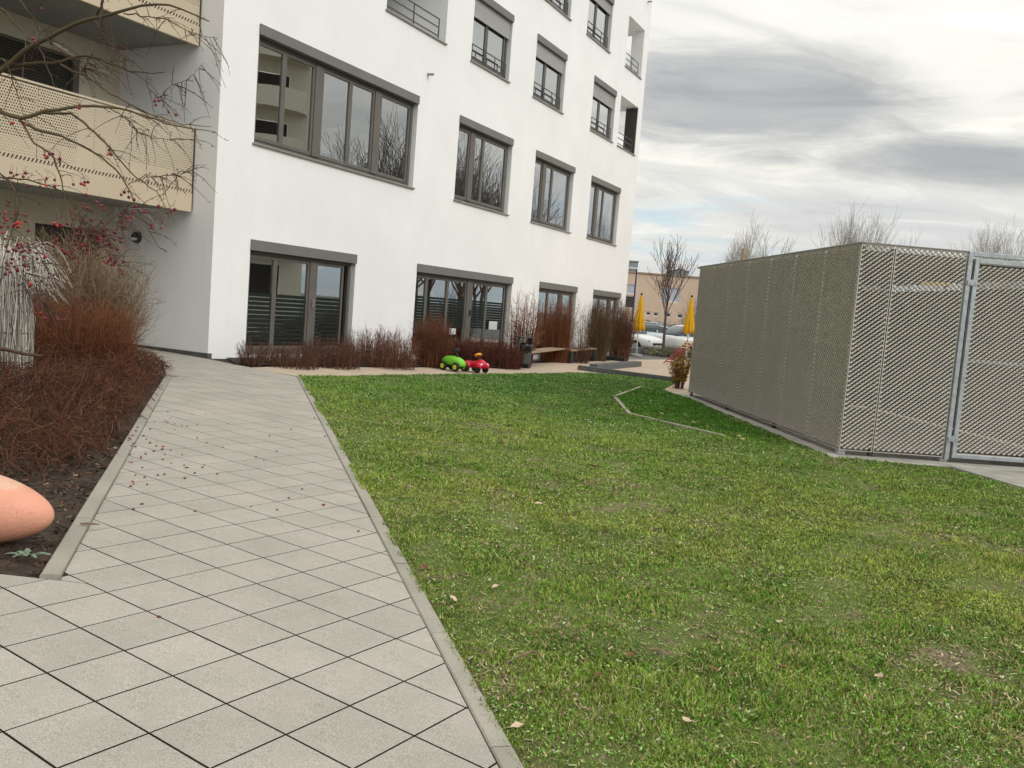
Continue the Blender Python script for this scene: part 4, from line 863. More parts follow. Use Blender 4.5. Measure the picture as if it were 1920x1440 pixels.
# ================================================================== VEGETATION
m_twig = mat('twig', (1, 1, 1), 0.85, attr='tint', spec=.12)
m_bark = mat('bark', (1, 1, 1), 0.9, attr='tint', spec=.1)
def nrm(a): return a / (np.linalg.norm(a, axis=-1, keepdims=True) + 1e-9)
def twig_mesh(groups, cols, sides=3):
    """groups: list of (P (K,n,3), R (K,n)); cols: list of (K,3) -> one vertex/face set"""
    Vs, Qs, Cs, k = [], [], [], 0
    for (P, Rd), c in zip(groups, cols):
        V, Q = tubes(P, Rd, sides); Vs.append(V); Qs.append(Q + k); k += len(V); Cs.append(np.repeat(c, P.shape[1] * sides, axis=0))
    return np.concatenate(Vs), np.concatenate(Qs), np.concatenate(Cs)
def shrub(name, label, x, y, w, h, K, col, rad=.004, twigs=4, seed=1, base=.28, depth=None, flat=.55, up=.5, col2=None, group=None, lean=(0, 0), wig=.10, leaves=None, hmin=.55):
    r = np.random.default_rng(seed); depth = depth or w
    a = r.uniform(0, 2 * np.pi, K); q = np.sqrt(r.random(K)); bx, by = np.cos(a) * q, np.sin(a) * q
    z1 = h * r.uniform(hmin, 1.0, K) * np.sqrt(np.clip(1 - flat * q ** 2, .05, 1))
    p0 = np.stack([bx * base * w / 2, by * base * depth / 2, np.full(K, -.03)], 1)
    p2 = np.stack([bx * w / 2 * r.uniform(.8, 1.05, K) + lean[0] * h, by * depth / 2 + lean[1] * h, z1], 1)
    mid = p0 * (1 - up) + p2 * up; mid[:, :2] = p0[:, :2] + (p2[:, :2] - p0[:, :2]) * .32; mid[:, 2] = z1 * .5
    t = np.linspace(0, 1, 7)[None, :, None]; P = (1 - t) ** 2 * p0[:, None] + 2 * t * (1 - t) * mid[:, None] + t ** 2 * p2[:, None]
    P = P + np.cumsum(r.normal(0, wig * h / 7, P.shape), axis=1) * np.linspace(0, 1, 7)[None, :, None]
    Rd = rad * np.linspace(1, .3, 7)[None, :] * r.uniform(.6, 1.3, K)[:, None]
    col = np.array(col); col2 = np.array(col2 if col2 is not None else col * .6); mixc = lambda n: (col + (col2 - col) * r.random(n)[:, None]) * r.uniform(.65, 1.3, n)[:, None]
    G, Cc = [(P, Rd)], [mixc(K)]
    if twigs:
        M_ = K * twigs; s = np.repeat(np.arange(K), twigs); tt = r.uniform(.3, .98, M_); f = tt * 6; i0 = np.minimum(f.astype(int), 5); fr = (f - i0)[:, None]
        st = P[s, i0] * (1 - fr) + P[s, i0 + 1] * fr; tg = nrm(P[s, i0 + 1] - P[s, i0]); d = nrm(tg + r.normal(0, .95, (M_, 3))); ln = h * r.uniform(.05, .22, M_)[:, None]
        e = np.stack([st, st + d * ln * .5 + r.normal(0, .012 * h, (M_, 3)), st + d * ln + np.array([0, 0, .02 * h])], 1); G.append((e, (rad * .45) * np.array([1, .8, .35])[None, :] * r.uniform(.7, 1.3, M_)[:, None])); Cc.append(mixc(M_))
    V, Q, Cv = twig_mesh(G, Cc); z = float(gz(x, y)); root = thing(name, label, 'shrub', (x, y, z), group=group)
    fast('stems', V, Q, m_twig, root, Cv)
    if leaves:
        n, lc, sz = leaves; s = r.integers(0, K, n); f = r.uniform(2, 5.99, n); i0 = f.astype(int); c = P[s, i0] + r.normal(0, .02, (n, 3)); u = nrm(r.normal(0, 1, (n, 3))); v = nrm(np.cross(u, r.normal(0, 1, (n, 3))))
        S_ = sz * r.uniform(.6, 1.3, n)[:, None]; V = np.stack([c - u * S_, c + v * S_ * .5, c + u * S_, c - v * S_ * .5], 1).reshape(-1, 3)
        fast('leaves', V, np.arange(4 * n).reshape(-1, 4), mat('leaf', (1, 1, 1), .7, attr='tint', spec=.2), root, np.repeat(np.array(lc)[r.integers(0, len(lc), n)] * r.uniform(.6, 1.2, n)[:, None], 4, axis=0))
    return root
def mound(name, label, poly, h, K, col, col2, rad, seed, cat='hedge', n=5, ln=(.12, .34), edge=.45):
    r = np.random.default_rng(seed); P_ = np.array(poly); lo, hi = P_.min(0), P_.max(0); X, Y = [], []
    while sum(map(len, X)) < K:
        x, y = r.uniform(lo[0], hi[0], K * 2), r.uniform(lo[1], hi[1], K * 2); ok = inside(poly, x, y); X.append(x[ok]); Y.append(y[ok])
    x, y = np.concatenate(X)[:K], np.concatenate(Y)[:K]
    # distance to the outline shapes the mound
    d = np.full(K, 9.0)
    for i in range(len(poly)):
        a, b = np.array(poly[i]), np.array(poly[(i + 1) % len(poly)]); ab = b - a; t = np.clip(((x - a[0]) * ab[0] + (y - a[1]) * ab[1]) / (ab @ ab), 0, 1); d = np.minimum(d, np.hypot(x - a[0] - t * ab[0], y - a[1] - t * ab[1]))
    hh = h * (.40 + .60 * np.clip(d / edge, 0, 1) ** .6) * (.75 + .5 * vnoise(x, y, .7, seed + 5))
    z = gz(x, y) + hh * r.random(K) ** .45 * .95; L_ = r.uniform(*ln, K); az = r.uniform(0, 2 * np.pi, K); elv = r.normal(.55, .5, K)
    D = np.stack([np.cos(az) * np.cos(elv), np.sin(az) * np.cos(elv), np.sin(elv)], 1); c = np.stack([x, y, z], 1); s = np.linspace(-.5, .5, n)
    P = c[:, None] + D[:, None] * (s[None, :, None] * L_[:, None, None]); P[:, :, 2] -= (s ** 2)[None, :] * L_[:, None] * .6; P += r.normal(0, .012, P.shape)
    gzv = gz(P[:, :, 0], P[:, :, 1]); P[:, :, 2] = np.maximum(P[:, :, 2], gzv + .005)
    Rd = rad * np.linspace(1, .4, n)[None, :] * r.uniform(.6, 1.5, K)[:, None]; cc = np.array(col) + (np.array(col2) - np.array(col)) * r.random(K)[:, None]; cc *= r.uniform(.5, 1.4, K)[:, None]
    V, Q, Cv = twig_mesh([(P, Rd)], [cc]); c0 = P_.mean(0); root = thing(name, label, cat, (c0[0], c0[1], float(gz(*c0)))); V = V - np.array([c0[0], c0[1], float(gz(*c0))])
    fast('twigs', V, Q, m_twig, root, Cv); return root
RB, RB2 = (.21, .098, .060), (.165, .085, .058); TAN, TAN2 = (.30, .215, .125), (.17, .115, .062); OR, OR2 = (.27, .105, .048), (.12, .05, .03)
# --- left bed
hp = [XY(-40, 912), XY(70, 906), XY(150, 876), XY(212, 832), XY(258, 772), XY(290, 728), XY(313, 700), (-5.35, 12.95), (-9.2, 13.0), (-9.2, 6.2)]
mound('low_hedge', 'low tangled dark reddish-brown hedge filling the bed left of the path', hp, .46, 21000, (.165, .070, .042), (.066, .032, .022), .0032, 11, ln=(.12, .40))
shrub('tall_shrub', 'tall tan bare shrub fanning out beside the recessed entrance', -6.15, 12.15, 2.05, 1.98, 1000, (.34, .25, .16), .0058, 9, 21, base=.50, col2=(.18, .125, .08), flat=.5, hmin=.4, wig=.14)
shrub('upright_shrub', 'orange-brown upright shrub in front of the tall tan shrub', -5.50, 10.9, 1.5, 1.04, 1150, OR, .0042, 7, 22, base=.8, col2=OR2, flat=.15, hmin=.5, wig=.14)
def pampas():
    r = np.random.default_rng(5); x, y = -5.27, 8.95; z = float(gz(x, y)); t = thing('pampas_grass', 'pale straw-white ornamental grass tied into an upright bundle', 'grass', (x, y, z)); K = 2600
    a = r.uniform(0, 2 * np.pi, K); q = .245 * np.sqrt(r.uniform(.45, 1, K)); hh = r.uniform(.95, 1.35, K); s = np.linspace(0, 1, 6); rr = q[:, None] * (1.0 + .10 * np.sin(s * 3.0)[None, :] - .05 * s[None, :])
    P = np.stack([np.cos(a)[:, None] * rr, np.sin(a)[:, None] * rr, s[None, :] * hh[:, None]], 2) + r.normal(0, .011, (K, 6, 3)); Rd = np.full((K, 6), .0042) * r.uniform(.6, 1.4, K)[:, None]
    c = np.array([.60, .56, .49]) * r.uniform(.30, 1.15, K)[:, None]; V, Q, Cv = twig_mesh([(P, Rd)], [c]); fast('straw_bundle', V, Q, m_twig, t, Cv)
    K = 620; a = r.uniform(0, 2 * np.pi, K); out = r.uniform(.08, .46, K); z0 = r.uniform(1.0, 1.3, K); up = r.uniform(.12, .42, K); s = np.linspace(0, 1, 7)
    P = np.stack([np.cos(a)[:, None] * (.17 + out[:, None] * s ** 1.2), np.sin(a)[:, None] * (.17 + out[:, None] * s ** 1.2), z0[:, None] + up[:, None] * np.sin(s * 2.6)[None, :] - .25 * out[:, None] * s[None, :] ** 3], 2) + r.normal(0, .008, (K, 7, 3))
    Rd = .0040 * np.linspace(1, .35, 7)[None, :] * r.uniform(.6, 1.3, K)[:, None]; c = np.array([.70, .67, .60]) * r.uniform(.6, 1.1, K)[:, None]; V, Q, Cv = twig_mesh([(P, Rd)], [c]); fast('leaf_tuft', V, Q, m_twig, t, Cv)
    for zz in (.38, .50, .68):
        mb = MB(); ring(mb, (0, 0, zz), .262, .006, 0.02, 32, 5); mb.build('twine', mat('twine', (.10, .085, .06), .9), t)
pampas()
a, b = at(-30, 649, 8.45), at(78, 668, 8.6); pts = [a, a.lerp(b, .35) + Vector((0, 0, .006)), a.lerp(b, .7) - Vector((0, 0, .006)), b]
c0 = a.copy(); tag(MB().tube([q - c0 for q in pts], [.020, .019, .016, .012], 8).build('stick', mat('stick_bark', (.085, .05, .032), .85, .3, 20), loc=c0), 'brown stick propped across the tied pale grass bundle', 'stick')
def chips():
    r = np.random.default_rng(3); n = 9000; x, y = r.uniform(-5.4, -1.9, n), r.uniform(3.9, 7.6, n); ok = inside(bed2, x, y); x, y = x[ok], y[ok]; n = len(x); z = gz(x, y) + r.uniform(.0, .016, n)
    u = r.normal(0, 1, (n, 3)) * np.array([1, 1, .35]); u = nrm(u); v = nrm(np.cross(u, np.array([0, 0, 1.0]) + r.normal(0, .4, (n, 3)))); l = r.uniform(.006, .022, n)[:, None]; w = l * r.uniform(.2, .6, n)[:, None]; c = np.stack([x, y, z], 1)
    V = np.stack([c - u * l - v * w, c + u * l - v * w, c + u * l * .8 + v * w, c - u * l * .9 + v * w], 1).reshape(-1, 3); pal = np.array([(.06, .04, .028), (.10, .07, .045), (.035, .024, .018), (.20, .14, .09), (.13, .055, .03)]); cc = pal[r.choice(5, n, p=[.35, .25, .25, .08, .07])] * r.uniform(.6, 1.3, n)[:, None]
    o = fast('bark_mulch', V, np.arange(4 * n).reshape(-1, 4), m_twig, None, np.repeat(cc, 4, axis=0), kind='stuff'); o['label'] = 'dark bark chips and litter over the soil of the shrub bed'
chips()
def silver_plant():
    p = gh(52, 1050); t = thing('silver_plant', 'small silvery green plant lying on the soil below the egg', 'plant', p); r = np.random.default_rng(9)
    for k in range(9):
        a = r.uniform(0, 6.28); l = r.uniform(.06, .13); d = Vector((math.cos(a), math.sin(a) * .7, 0)); sd = Vector((-d.y, d.x, 0)); mb = MB(); n = 7; L_, R_ = [], []
        for i in range(n + 1):
            s = i / n; w = .016 * math.sin(math.pi * min(1, s * .9 + .1)) * (1 + .5 * math.sin(i * 2.4)); q = d * (l * s) + Vector((0, 0, .012 + .028 * math.sin(s * 2.2))); L_.append(q + sd * w); R_.append(q - sd * w)
        for i in range(n): mb.quad(L_[i], L_[i + 1], R_[i + 1], R_[i])
        mb.build('leaf', mat('silver_leaf', (.15, .21, .15), .85, .4, 30), t)
silver_plant()
# --- bed along the facade
ST = [  # label, px left, right, top, base, stems, colour, twigs, style
 ('sparse_shrub', 'sparse little twiggy shrub at the white corner of the building', 438, 505, 628, 686, 110, RB2, 5, dict(base=.5, flat=.4, hmin=.3)),
 ('low_shrub', 'low thin reddish shrub below the left ground-floor window', 480, 600, 640, 687, 340, RB2, 8, dict(base=.95, flat=.4, hmin=.3)),
 ('low_shrub', 'low reddish shrub below the right half of the left ground-floor window', 560, 680, 626, 687, 420, RB2, 9, dict(base=.95, flat=.45, hmin=.3)),
 ('rounded_shrub', 'rounded see-through reddish shrub against the white wall between two windows', 630, 792, 606, 687, 420, RB, 11, dict(base=.85, flat=.5, hmin=.25)),
 ('upright_shrub', 'dense upright orange-brown shrub at the left end of the wide ground-floor window', 764, 850, 586, 688, 560, (.22, .095, .055), 8, dict(base=.6, flat=.35, hmin=.5)),
 ('mounded_shrub', 'wide low mounded dark red shrub behind the two toy cars', 822, 985, 632, 686, 1300, (.16, .060, .042), 9, dict(base=.9, flat=.35, hmin=.45)),
 ('slender_shrub', 'tall open upright rusty shrub left of the litter bin', 938, 1014, 540, 684, 130, OR, 6, dict(base=.6, flat=.3, rad=.0085, hmin=.45)),
 ('upright_shrub', 'tall dense rusty-brown shrub behind the nearer bench', 1003, 1086, 546, 678, 420, OR, 5, dict(base=.6, flat=.3, hmin=.5, rad=.006)),
 ('sparse_shrub', 'thin see-through grey-brown shrub against the white wall behind the farther bench', 1080, 1118, 566, 672, 60, TAN2, 6, dict(base=.5, flat=.2, rad=.006)),
 ('upright_shrub', 'brown upright shrub behind the end of the farther bench', 1106, 1152, 556, 672, 300, (.20, .13, .075), 7, dict(base=.6, flat=.35, hmin=.5, rad=.006)),
 ('upright_shrub', 'rusty brown shrub at the far right end of the facade', 1138, 1196, 558, 668, 380, RB, 7, dict(base=.6, flat=.35, hmin=.5, rad=.007)),
 ('mounded_shrub', 'low dark red shrub tucked behind the benches', 1010, 1125, 636, 674, 420, RB2, 6, dict(base=.8, flat=.3, hmin=.45)),
]
for i, (nm, lb, l, r_, tp, bs, K, c, tw, kw) in enumerate(ST):
    cx = (l + r_) / 2; p = gh(cx, bs - 1.0); w = (r_ - l) / F_PX * p.y; dp = min(w, 1.3 if cx < 990 else .55); back = -(0.18 + dp * .5)
    if (p.xy - BC.xy).dot(FI) > back:     # slide towards the viewer, clear of the wall
        v = ray(cx, 600); tt = (back + BC.xy.dot(FI)) / (Vector((v[0], v[1])).dot(FI)); p = on(v[0] * tt, v[1] * tt)
    w = (r_ - l) / F_PX * p.y; h = (at(cx, tp, p.y).z - float(gz(p.x, p.y)))
    kw = dict(kw); rad = kw.pop('rad', .0052)
    shrub(nm, lb, p.x, p.y, w, h, K, c, rad, tw, 100 + i, col2=tuple(q * .5 for q in c), depth=dp, group='bare shrubs along the white facade', **kw)
p = gh(1284, 731); shrub('golden_shrub', 'small golden-leaved shrub at the far corner of the shed', p.x - .1, p.y + .35, .62, 1.05, 90, (.16, .09, .05), .005, 6, 140, base=.4, flat=.3, leaves=(2600, [(.55, .36, .06), (.42, .24, .05), (.28, .14, .04)], .026))

# --- bare trees
def tree_paths(r, h, trunk_h, spread, r0, levels=4, kids=(5, 5, 4, 3), up=.55, len0=.55, wig0=.05):
    P, Rd = [], []
    def grow(p, d, ln, rad, lev):
        n = 5; pts = [p.copy()]; dd = d.copy(); wig = wig0 * (.25 if lev == 0 else 1.0)
        for i in range(n - 1):
            dd = nrm(dd + r.normal(0, wig * 2.2, 3) + np.array([0, 0, up * .10])); pts.append(pts[-1] + dd * ln / (n - 1))
        rr = np.linspace(rad, rad * (.55 if lev < levels else .3), n); P.append(np.array(pts)); Rd.append(rr)
        if lev >= levels: return
        for k in range(kids[lev]):
            t = r.uniform(.30 if lev else .55, 1.0); i = min(int(t * (n - 1)), n - 2); q = pts[i] + (pts[i + 1] - pts[i]) * (t * (n - 1) - i); tg = nrm(pts[i + 1] - pts[i]); sd = r.normal(0, 1, 3); sd -= sd @ tg * tg; sd = nrm(sd)
            nd = nrm(tg * (1 - spread) + sd * spread + np.array([0, 0, up * .35])); grow(q, nd, ln * r.uniform(.5, .8) if lev else h * len0 * r.uniform(.5, 1.0), rr[i] * r.uniform(.4, .62), lev + 1)
        grow(pts[-1], dd, ln * .62 if lev else h * len0 * .8, rr[-1] * .9, lev + 1)
    grow(np.array([0, 0, -.05]), np.array([0, 0, 1.0]), trunk_h, r0, 0)
    return P, Rd
def bare_tree(name, label, x, y, h, trunk_h, seed, r0=.09, spread=.5, col=(.14, .115, .09), levels=4, kids=(5, 5, 4, 3), up=.6, len0=.36, group=None, buds=0, z=None, rmin=.006):
    r = np.random.default_rng(seed); P, Rd = tree_paths(r, h, trunk_h, spread, r0, levels, kids, up, len0)
    P = np.array(P); Rd = np.maximum(np.array(Rd), rmin); zmax = P[:, :, 2].max(); sc = (h - trunk_h) / max(.1, zmax - trunk_h); hi = P[:, :, 2] > trunk_h
    P[:, :, 2] = np.where(hi, trunk_h + (P[:, :, 2] - trunk_h) * sc, P[:, :, 2]); P[:, :, :2] *= .5 + .5 * min(1.4, sc)
    root = thing(name, label, 'tree', (x, y, float(gz(x, y)) if z is None else z), group=group); col = np.array(col); K = len(P)
    V, Q, C_ = twig_mesh([(P[:1], Rd[:1])], [col[None] * .8], 8); fast('trunk', V, Q, m_bark, root, C_, smooth=True)
    V, Q, C_ = twig_mesh([(P[1:], Rd[1:])], [col[None] * r.uniform(.7, 1.25, K - 1)[:, None]], 3); fast('crown', V, Q, m_bark, root, C_)
    return root
def copy_tree(src, label, x, y, rot, s, group=None):
    c = src.copy(); COL.objects.link(c); c.location = (x, y, float(gz(x, y))); c.rotation_euler = (0, 0, rot); c.scale = (s, s, s); c['label'] = label
    if group: c['group'] = group
    for ch in src.children:
        k = ch.copy(); COL.objects.link(k); k.parent = c
    return c
tp = gh(1243, 664); ty = 41.0; tx = at(1243, 660, ty).x
young = bare_tree('young_tree', 'slim young bare tree standing between the two yellow parasols', tx, ty, at(1262, 440, ty).z + .27, 3.0, 61, .075, .46, (.15, .12, .10), 3, (9, 5, 3, 3), 1.2, .36, rmin=.0085)
def far_tree(px, ptop, dist, label, seed, **kw):
    q = at(px, ptop - 14, dist); return bare_tree('bare_tree', label, q.x, q.y, q.z + .27, kw.pop('trunk', 2.6), seed, kw.pop('r0', .16), kw.pop('spread', .30), (.42, .40, .37), 4, kw.pop('kids', (6, 4, 4, 3)), .8, .34, group='bare trees beyond the shed', rmin=.0072)
ft = far_tree(1428, 412, 58, 'bare tree rising behind the shed to the right of the timber post', 71)
far_tree(1385, 436, 60, 'small bare tree rising behind the shed to the left of the timber post', 72, kids=(6, 5, 4, 3))
far_tree(1600, 386, 66, 'largest bare tree behind the shed, above its near corner', 73, kids=(8, 7, 6, 3), trunk=3.2)
far_tree(1655, 436, 74, 'low bare tree just right of the largest tree behind the shed', 74, kids=(6, 5, 4, 3))
far_tree(1905, 405, 62, 'bare tree at the right edge of the picture behind the gate', 75, kids=(7, 7, 5, 3))
far_tree(1858, 440, 78, 'distant bare tree left of the one at the right edge', 76, kids=(6, 5, 4, 3))
# trees and a house to the right of the view: the facade's windows mirror them
big = bare_tree('bare_tree', 'tall bare tree seen only mirrored in the windows of the white facade', 38, 45, 17.0, 3.5, 81, .24, .5, (.20, .17, .14), 4, (7, 6, 5, 3), .7, .34, group='bare trees mirrored in the windows', rmin=.014)
for i, (x, y, s) in enumerate(((43, 47.5, 1.0), (42.5, 52, .9), (48, 52, 1.1), (49, 58, .95), (55, 60, 1.1), (52, 48, 1.05), (60, 66, 1.2))):
    copy_tree(big, 'tall bare tree seen only mirrored in the windows of the white facade', x, y, i * 1.3, s, 'bare trees mirrored in the windows')
def mirrored_house():
    t = thing('cream_house', 'cream apartment house with rounded balconies mirrored in the wide first-floor window', 'building', (33, 33.5, 0), R(-82)); mc = mat('cream_render', (.78, .74, .60), .9, .06, 1)
    # local x runs away from the view (south), y is depth (east)
    mb = MB(); wall_sheet(mb, [0, 26] + [1.4 + 6 * i + k for i in range(4) for k in (0, 2.2)], [-.5, 22] + [1 + 3 * j + k for j in range(6) for k in (0, 2.0)], [(1.4 + 6 * i, 3.6 + 6 * i, 1 + 3 * j, 3 + 3 * j) for i in range(4) for j in range(6)], lambda u, z: (u, 0, z))
    mb.quad((0, 0, -.5), (0, 0, 22), (0, 10, 22), (0, 10, -.5)); mb.quad((0, 0, 22), (26, 0, 22), (26, 10, 22), (0, 10, 22)); mb.quad((26, 0, -.5), (26, 10, -.5), (26, 10, 22), (26, 0, 22)); mb.build('wall', mc, t)
    for i in range(4):
        for j in range(6):
            u, z = 1.4 + 6 * i, 1 + 3 * j; w = MB().bbox(u, u + 2.2, .2, .28, z, z + 2.0).build('window', m_dark, t)
            if j: 
                b = MB(); n = 10; pts = [(u - 1.3 + 4.8 * k / n, -1.5 * math.sin(math.pi * k / n) ** .5) for k in range(n + 1)]
                for k in range(n): b.quad((*pts[k], z - .3), (*pts[k + 1], z - .3), (*pts[k + 1], z + .95), (*pts[k], z + .95))
                b.poly([(*q, z - .3) for q in pts]); b.build('balcony', mc, t)
mirrored_house()

# ================================================================== BACKGROUND
def beige():
    y = 85.0; X0, X1 = 4.0, 44.0; t = thing('flat_roofed_house', 'long beige flat-roofed house with four small square windows in the background', 'building', (X0, y, 0)); mb_ = mat('beige_render', (.60, .455, .345), .9, .07, .4); B = 8.0
    big = [(13.77, 15.57, 3.18, 4.59), (10.3, 11.25, 3.67, 4.6), (10.3, 11.25, 2.3, 3.5)]; small = [(12.44, 12.94, 1.73, 2.13), (13.17, 13.68, 1.71, 2.11), (14.42, 14.90, 1.71, 2.13), (15.50, 16.05, 1.70, 2.11)]; more = [(18 + 3.1 * k, 19.8 + 3.1 * k, 3.1, 4.6) for k in range(8)]
    hs = [(a - X0, b - X0, c, d) for a, b, c, d in big + small + more]; m = MB(); wall_sheet(m, [0, X1 - X0] + [h[k] for h in hs for k in (0, 1)], [-.6, 5.72] + [h[k] for h in hs for k in (2, 3)], hs, lambda u, z: (u, 0, z))
    for (a, b, c, d) in hs: m.quad((a, 0, c), (a, .2, c), (a, .2, d), (a, 0, d)); m.quad((b, 0, c), (b, 0, d), (b, .2, d), (b, .2, c)); m.quad((a, 0, c), (b, 0, c), (b, .2, c), (a, .2, c)); m.quad((a, 0, d), (a, .2, d), (b, .2, d), (b, 0, d))
    m.quad((0, 0, -.6), (0, 0, 5.72), (0, 9, 5.72), (0, 9, -.6)); m.quad((X1 - X0, 0, -.6), (X1 - X0, 9, -.6), (X1 - X0, 9, 5.72), (X1 - X0, 0, 5.72)); m.build('wall', mb_, t)
    MB().bbox(-.1, X1 - X0 + .1, -.1, 9.1, 5.721, 5.86).build('roof', mat('roof_edge', (.34, .25, .19), .7), t)
    pale = mat('blind_pale', (.45, .48, .53), .5, .08, 2)
    for i, (a, b, c, d) in enumerate(hs):
        fr = .07 if i not in (3, 4, 5, 6) else .085; w = MB()
        w.bbox(a, b, .06, .14, c, c + fr).bbox(a, b, .06, .14, d - fr, d).bbox(a, a + fr, .061, .139, c + fr, d - fr).bbox(b - fr, b, .061, .139, c + fr, d - fr)
        o = w.build('window', mat('white_frame', (.72, .72, .70), .5), t); MB().box(a + fr, b - fr, .09, .11, c + fr, d - fr).build('pane', pale if i in (0, 1) else m_dark, o)
    # plant on the roof
    MB().bbox(6.2, 7.2, 2, 4, 5.87, 6.1).build('roof_plinth', m_box, t)
beige()
def tower(name, label, px0, px1, ptop, dist, m):
    a, b = at(px0, ptop, dist), at(px1, ptop, dist); t = thing(name, label, 'building', (a.x, a.y, 0)); w = b.x - a.x; MB().bbox(0, w, 0, 12, -.5, a.z, .05).build('wall', m, t)
    n = 6
    for k in range(n): MB().bbox(w * (k + .25) / n, w * (k + .75) / n, -.05, .05, 3, a.z - 1.2, .02).build('window_strip', mat('tower_glass', (.16, .19, .22), .4), t)
    MB().bbox(-.1, w + .1, -.1, 12.1, a.z + .001, a.z + .35, .03).build('roof', m_box, t)
m_tow = mat('tower_grey', (.24, .26, .28), .7, .1, .3)
tower('grey_tower', 'grey tower block peeping past the edge of the white building', 1150, 1197, 489, 190, m_tow)
tower('grey_tower', 'distant grey block above the beige roof next to the shed', 1272, 1283, 506, 240, m_tow); tower('grey_tower', 'second distant grey block close against the shed corner', 1285, 1292, 510, 245, m_tow)

def parasol(px, ptop, dist, label):
    top = at(px, ptop, dist); z0 = float(gz(top.x, top.y)); H = top.z - z0; t = thing('closed_parasol', label, 'parasol', (top.x, top.y, z0), group='closed yellow parasols'); my = mat('parasol_cloth', (.72, .40, .012), .75, .12, 5)
    MB().tube([(0, 0, 0), (0, 0, H)], .028, 8).build('pole', mat('parasol_pole', (.55, .56, .55), .4), t); MB().lathe([(.0, 0), (.30, 0), (.30, .07), (.05, .10), (.05, .3), (.0, .3)], 16).build('base', m_conc, t)
    mb = MB(); n = 32; prof = [(.03, H - .02), (.07, H - .2), (.11, H - .6), (.16, H - 1.05), (.21, H - 1.35), (.22, H - 1.5), (.17, H - 1.56)]
    for i, (r, z) in enumerate(prof):
        for j in range(n):
            a = 2 * math.pi * j / n; f = 1 + (.06 + .30 * i / 6) * math.cos(8 * a) * (1 if i else 0); zz = z + (.09 * math.cos(8 * a + 2) + .06 * math.sin(a) if i >= 5 else 0); mb.v.append((r * f * math.cos(a) + .02 * i / 6, r * f * math.sin(a), zz))
    for i in range(len(prof) - 1):
        for j in range(n): mb.f.append((i * n + j, i * n + (j + 1) % n, (i + 1) * n + (j + 1) % n, (i + 1) * n + j))
    c = mb.build('canopy', my, t, True); MB().lathe([(.0, 0), (.045, 0), (.05, .05), (.03, .09), (.0, .09)], 10, (0, 0, H - .03)).build('cap', m_rubber, t); mb = MB(); ring(mb, (0.02, 0, H - 1.18), .185, .018, .1, 20, 5); mb.build('tie_band', my, t)
parasol(1203, 552, 39, 'closed yellow parasol close to the corner of the white building'); parasol(1297, 556, 38.5, 'closed yellow parasol close to the far corner of the shed')
# blue lamp post
q = at(1194, 505, 60); lpz = float(gz(q.x, q.y)); t = thing('lamp_post', 'thin dark blue lamp post in front of the beige house', 'lamp post', (q.x, q.y, lpz)); mblue = mat('lamp_blue', (.03, .04, .12), .5)
MB().tube([(0, 0, 0), (0, 0, q.z - lpz)], [.07, .045], 10).build('pole', mblue, t); MB().bbox(-.75, .06, -.10, .10, q.z - lpz, q.z - lpz + .10, .02).build('lamp_head', mat('lamp_pale', (.6, .62, .62), .4), t); MB().lathe([(.0, 0), (.16, 0), (.12, .5), (.05, .6), (0, .6)], 12).build('base', mblue, t)

def car(name, label, x, y, rot, paint, tail=(.35, .01, .01), hatch=.0):
    z = float(gz(x, y)); t = thing(name, label, 'car', (x, y, z), rot, 'cars parked behind the playground'); mp = mat(name + str(round(paint[0], 3)), paint, .22, spec=.6); mg = mat('car_glass', (.10, .13, .145), .05, spec=.9)
    loft([(-2.05, 0, .62, .55, .22), (-1.98, 0, .62, .78, .32), (-1.5, 0, .60, .86, .38), (-.6, 0, .58, .88, .40), (.6, 0, .57, .88, .38), (1.4, 0, .55, .86, .33), (1.9, 0, .50, .78, .26), (2.05, 0, .47, .58, .18)], 22, 4.0).build('body', mp, t, True)
    cab = loft([(-1.85, 0, 1.0, .60, .10), (-1.55, 0, 1.15, .66, .28), (-1.0, 0, 1.20, .68, .31), (-.1, 0, 1.20, .68, .32), (.35, 0, 1.14, .68, .27), (.95, 0, .97, .68, .08)], 22, 3.4).build('cabin', mg, t, True)
    loft([(-1.45, 0, 1.44, .48, .022), (-1.0, 0, 1.495, .54, .026), (-.2, 0, 1.50, .54, .026), (.18, 0, 1.455, .50, .022)], 16, 4.0).build('roof', mp, t, True)
    for s in (-1, 1):
        for xa, xb in ((-.35, -.27), (-1.25, -1.12)): MB().prism([(xa, s * .675, .95), (xb, s * .675, .95), (xb, s * .55, 1.47), (xa, s * .55, 1.47)], (0, s * .03, 0)).build('pillar', mp, t)
        MB().bbox(1.82, 1.99, s * .60 - .14, s * .60 + .14, .58, .70, .03).build('headlight', mat('headlight', (.75, .77, .78), .15), t); MB().bbox(-1.99, -1.88, s * .66 - .07, s * .66 + .07, .70, .86, .02).build('taillight', mat('taillight', tail, .2), t)
        MB().bbox(.45, .62, s * .93 - .09, s * .93 + .09, .93, 1.06, .03).build('mirror', mp, t)
        for wx in (-1.28, 1.28):
            a, b = MB(), MB(); wheel(a, b, wx, s * .78, .31, .31, .2); w = a.build('wheel', m_rubber, t); b.build('rim', m_galv, w)
    MB().bbox(2.03, 2.07, -.26, .26, .36, .47, .005).build('number_plate', m_paper, t); MB().bbox(1.95, 2.075, -.5, .5, .42, .54, .02).build('grille', m_rubber, t)
q = at(1168, 640, 44); car('parked_car', 'white parked car half hidden behind the end of the facade shrubs', q.x, q.y, R(-40), (.72, .73, .73))
q = at(1232, 640, 52); car('parked_car', 'pale silver parked car behind the slim young tree', q.x, q.y, R(12), (.52, .57, .58))
q = at(1312, 650, 46); car('parked_car', 'white parked car with a red tail light next to the shed corner', q.x, q.y, R(20), (.70, .70, .69))
